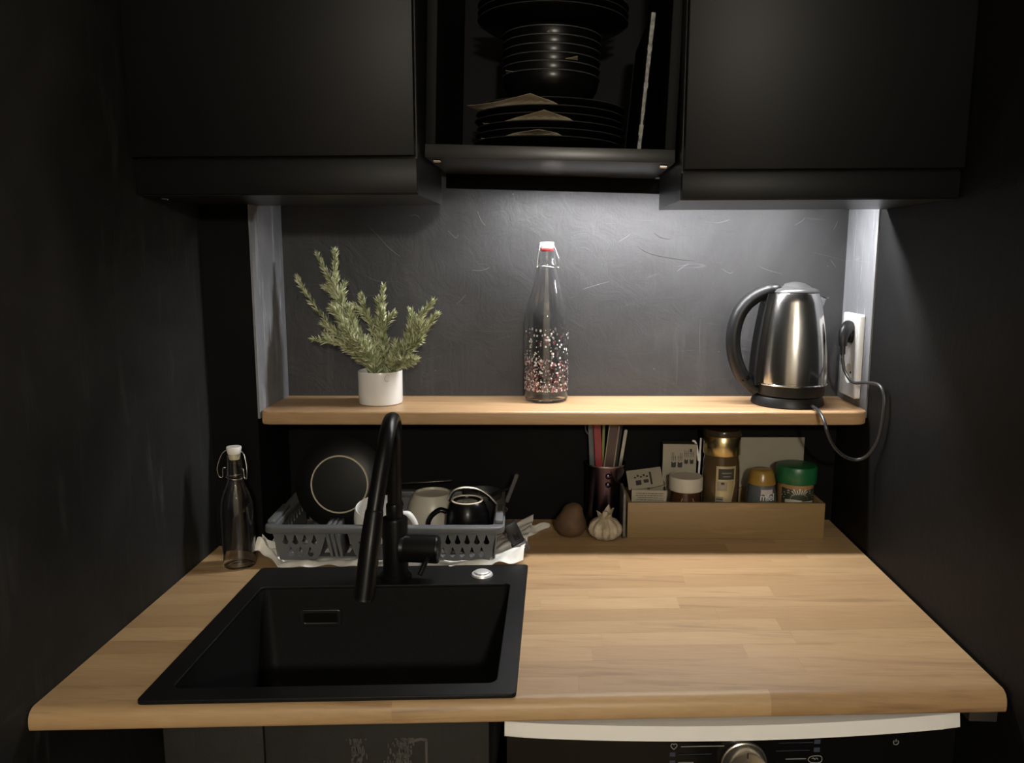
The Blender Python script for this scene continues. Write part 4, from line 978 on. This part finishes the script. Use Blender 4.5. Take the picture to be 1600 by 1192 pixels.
# ================================================================== below the worktop
# ---- sink cabinet front
BC = thing('base_cabinet', 'dark base cabinet below the sink with chalky marks on its front', 'cabinet', (-.470, fy(-.470) + .014, 0), KF)
M_base = wall_paint('chalk_smeared_black', (.014, .0135, .012), (.021, .020, .0175), (.10, .095, .083), .6, 1.0, .25)
box('body', 0, .415, .0185, .42, .05, .706, M_cabin, BC)
box('door', .0, .125, 0, .018, .06, .869, M_base, BC, .001)
d2 = box('door', .127, .412, 0, .018, .06, .869, M_base, BC, .001)
bm = bmesh.new(); rr = random.Random(8)
def smear(x, z0, z1, w0, n):
    for k in range(n):
        z = z0 + (z1 - z0) * rr.random(); x_ = x + rr.gauss(0, w0); l = rr.uniform(.002, .008)
        bx(bm, x_, x_ + rr.uniform(.0008, .0022), -.0008, .0002, z, min(z + l, z1))
smear(.242, .780, .846, .004, 150); smear(.300, .770, .846, .007, 230); smear(.280, .785, .815, .005, 40)
for k in range(24): z = .770 + .073 * k / 24; bx(bm, .3300, .3330, -.0008, .0002, z, z + .0031)
for k in range(12): bx(bm, .3060 + .0022 * k, .3082 + .0022 * k, -.0008, .0002, .842 - .0006 * abs(k - 8) , .8455 - .0004 * abs(k - 8))
o = from_bm('chalk_mark', bm, mat('chalk_residue', (.075, .073, .064), .8), d2); o['kind'] = 'stuff'
# ---- washing machine
WMc = thing('washing_machine', 'washing machine with white top and black control panel under the worktop', 'washing machine', (-.0405, .069, 0), math.atan(KF))
def bow(x): return -.019 * (1 - ((x - .3) / .3) ** 2)
box('body', .002, .598, .03, .50, .01, .8405, M_white, WMc, .004)
bm = bmesh.new(); n = 24; W_ = .60
front = [(W_ * k / n, bow(W_ * k / n)) for k in range(n + 1)]
def strip(bm, pts, z0, z1, depth):
    lo = [bm.verts.new((x, y, z0)) for x, y in pts]; hi = [bm.verts.new((x, y + .004 * (z1 > .85), z1)) for x, y in pts]
    lb_ = [bm.verts.new((x, depth, z0)) for x, y in pts]; hb = [bm.verts.new((x, depth, z1)) for x, y in pts]
    for k in range(len(pts) - 1):
        bm.faces.new((lo[k], lo[k + 1], hi[k + 1], hi[k])); bm.faces.new((hi[k], hi[k + 1], hb[k + 1], hb[k])); bm.faces.new((lb_[k], lb_[k + 1], lo[k + 1], lo[k]))
        bm.faces.new((hb[k], hb[k + 1], lb_[k + 1], lb_[k]))
    bm.faces.new((lo[0], hi[0], hb[0], lb_[0])); bm.faces.new((lo[-1], lb_[-1], hb[-1], hi[-1]))
strip(bm, front, .8425, .8610, .50)
bmesh.ops.bevel(bm, geom=[e for e in bm.edges if all(v.co.y < .02 for v in e.verts)], offset=.0018, segments=2, profile=.5, affect='EDGES')
from_bm('top_plate', bm, M_white, WMc, True)
bm = bmesh.new(); strip(bm, [(x * .99 + .003, y + .006) for x, y in front], .700, .8415, .0295)
cp = from_bm('control_panel', bm, mat('glossy_black_panel', (.005, .005, .005), .12, spec=.25), WMc, True)
bm = bmesh.new(); strip(bm, [(x * .99 + .003, y + .0085) for x, y in front], .06, .698, .0295)
from_bm('front_panel', bm, mat('black_front', (.012, .012, .012), .3), WMc, True)
KP = Vector((.310, bow(.31) + .0055, .8075))
kn = lathe('program_knob', [(.030, 0), (.030, .003), (.0285, .004), (.0275, .018), (.0262, .0205), (.024, .0195), (.022, .0188), (0, .0190)], mat('satin_knob', (.56, .53, .46), .28, .9), WMc, 56, KP, RX(PI / 2))
bx_m = bmesh.new(); bx(bx_m, KP.x - .0008, KP.x + .0008, KP.y - .0212, KP.y - .0195, KP.z + .020, KP.z + .0275); from_bm('pointer', bx_m, M_ink, kn)
M_icon = mat('pale_icon_print', (.30, .30, .28), .5); M_icon2 = mat('blue_icon_print', (.035, .045, .075), .5)
def pbx(bm, x0, x1, z0, z1): y = bow((x0 + x1) / 2) + .0052; bx(bm, x0, x1, y, y + .0008, z0, z1)
bm = bmesh.new(); pbx(bm, .228, .284, .8316, .8324); pbx(bm, .365, .392, .8105, .8113); pbx(bm, .225, .245, .809, .8097); from_bm('program_line', bm, M_icon, cp)
bm = bmesh.new(); pbx(bm, .225, .268, .8205, .8211); pbx(bm, .355, .400, .8335, .8340); pbx(bm, .352, .396, .8225, .8231); pbx(bm, .214, .221, .818, .8235); pbx(bm, .214, .221, .8065, .812); pbx(bm, .402, .410, .831, .8365); pbx(bm, .402, .410, .8195, .8255); from_bm('program_line', bm, M_icon2, cp)
def icon(name, pts, x, z, r=.0005, loop=True):
    y = bow(x) + .0055; tube(name, [(x + px, y, z + pz) for px, pz in pts], r, M_icon, cp, 6, 3, loop=False)
icon('heart_icon', [(0, -.0042), (-.0036, -.0005), (-.0034, .0030), (-.001, .0034), (0, .0022), (.001, .0034), (.0034, .0030), (.0036, -.0005), (0, -.0042)], .219, .8320)
icon('shield_icon', [(-.009, 0), (-.005, .0042), (.008, .0042), (.008, -.0042), (-.005, -.0042), (-.009, 0)], .404, .8090)
icon('shield_icon', [(-.004, .001), (-.002, .002), (0, 0), (.002, .002), (.004, 0)], .404, .8090)
icon('power_icon', [(-.0022, .0024), (-.0034, 0), (-.0024, -.0026), (0, -.0034), (.0024, -.0026), (.0034, 0), (.0022, .0024)], .513, .8260)
icon('power_icon', [(0, .0005), (0, .0042)], .513, .8260)
for ch in WMc.children_recursive:
    for v in ch.data.vertices: v.co.x += v.co.y * KF
# small bracket under the right end of the worktop
BR = thing('support_bracket', 'small dark bracket under the right end of the worktop', 'bracket', (.590, fy(.59) + .024, .8455))
box('foot', -.018, .0185, 0, .06, 0, .0255, noisy('dull_brown_plastic', (.030, .028, .023), (.04, .037, .03), 20, .5), BR, .0015)
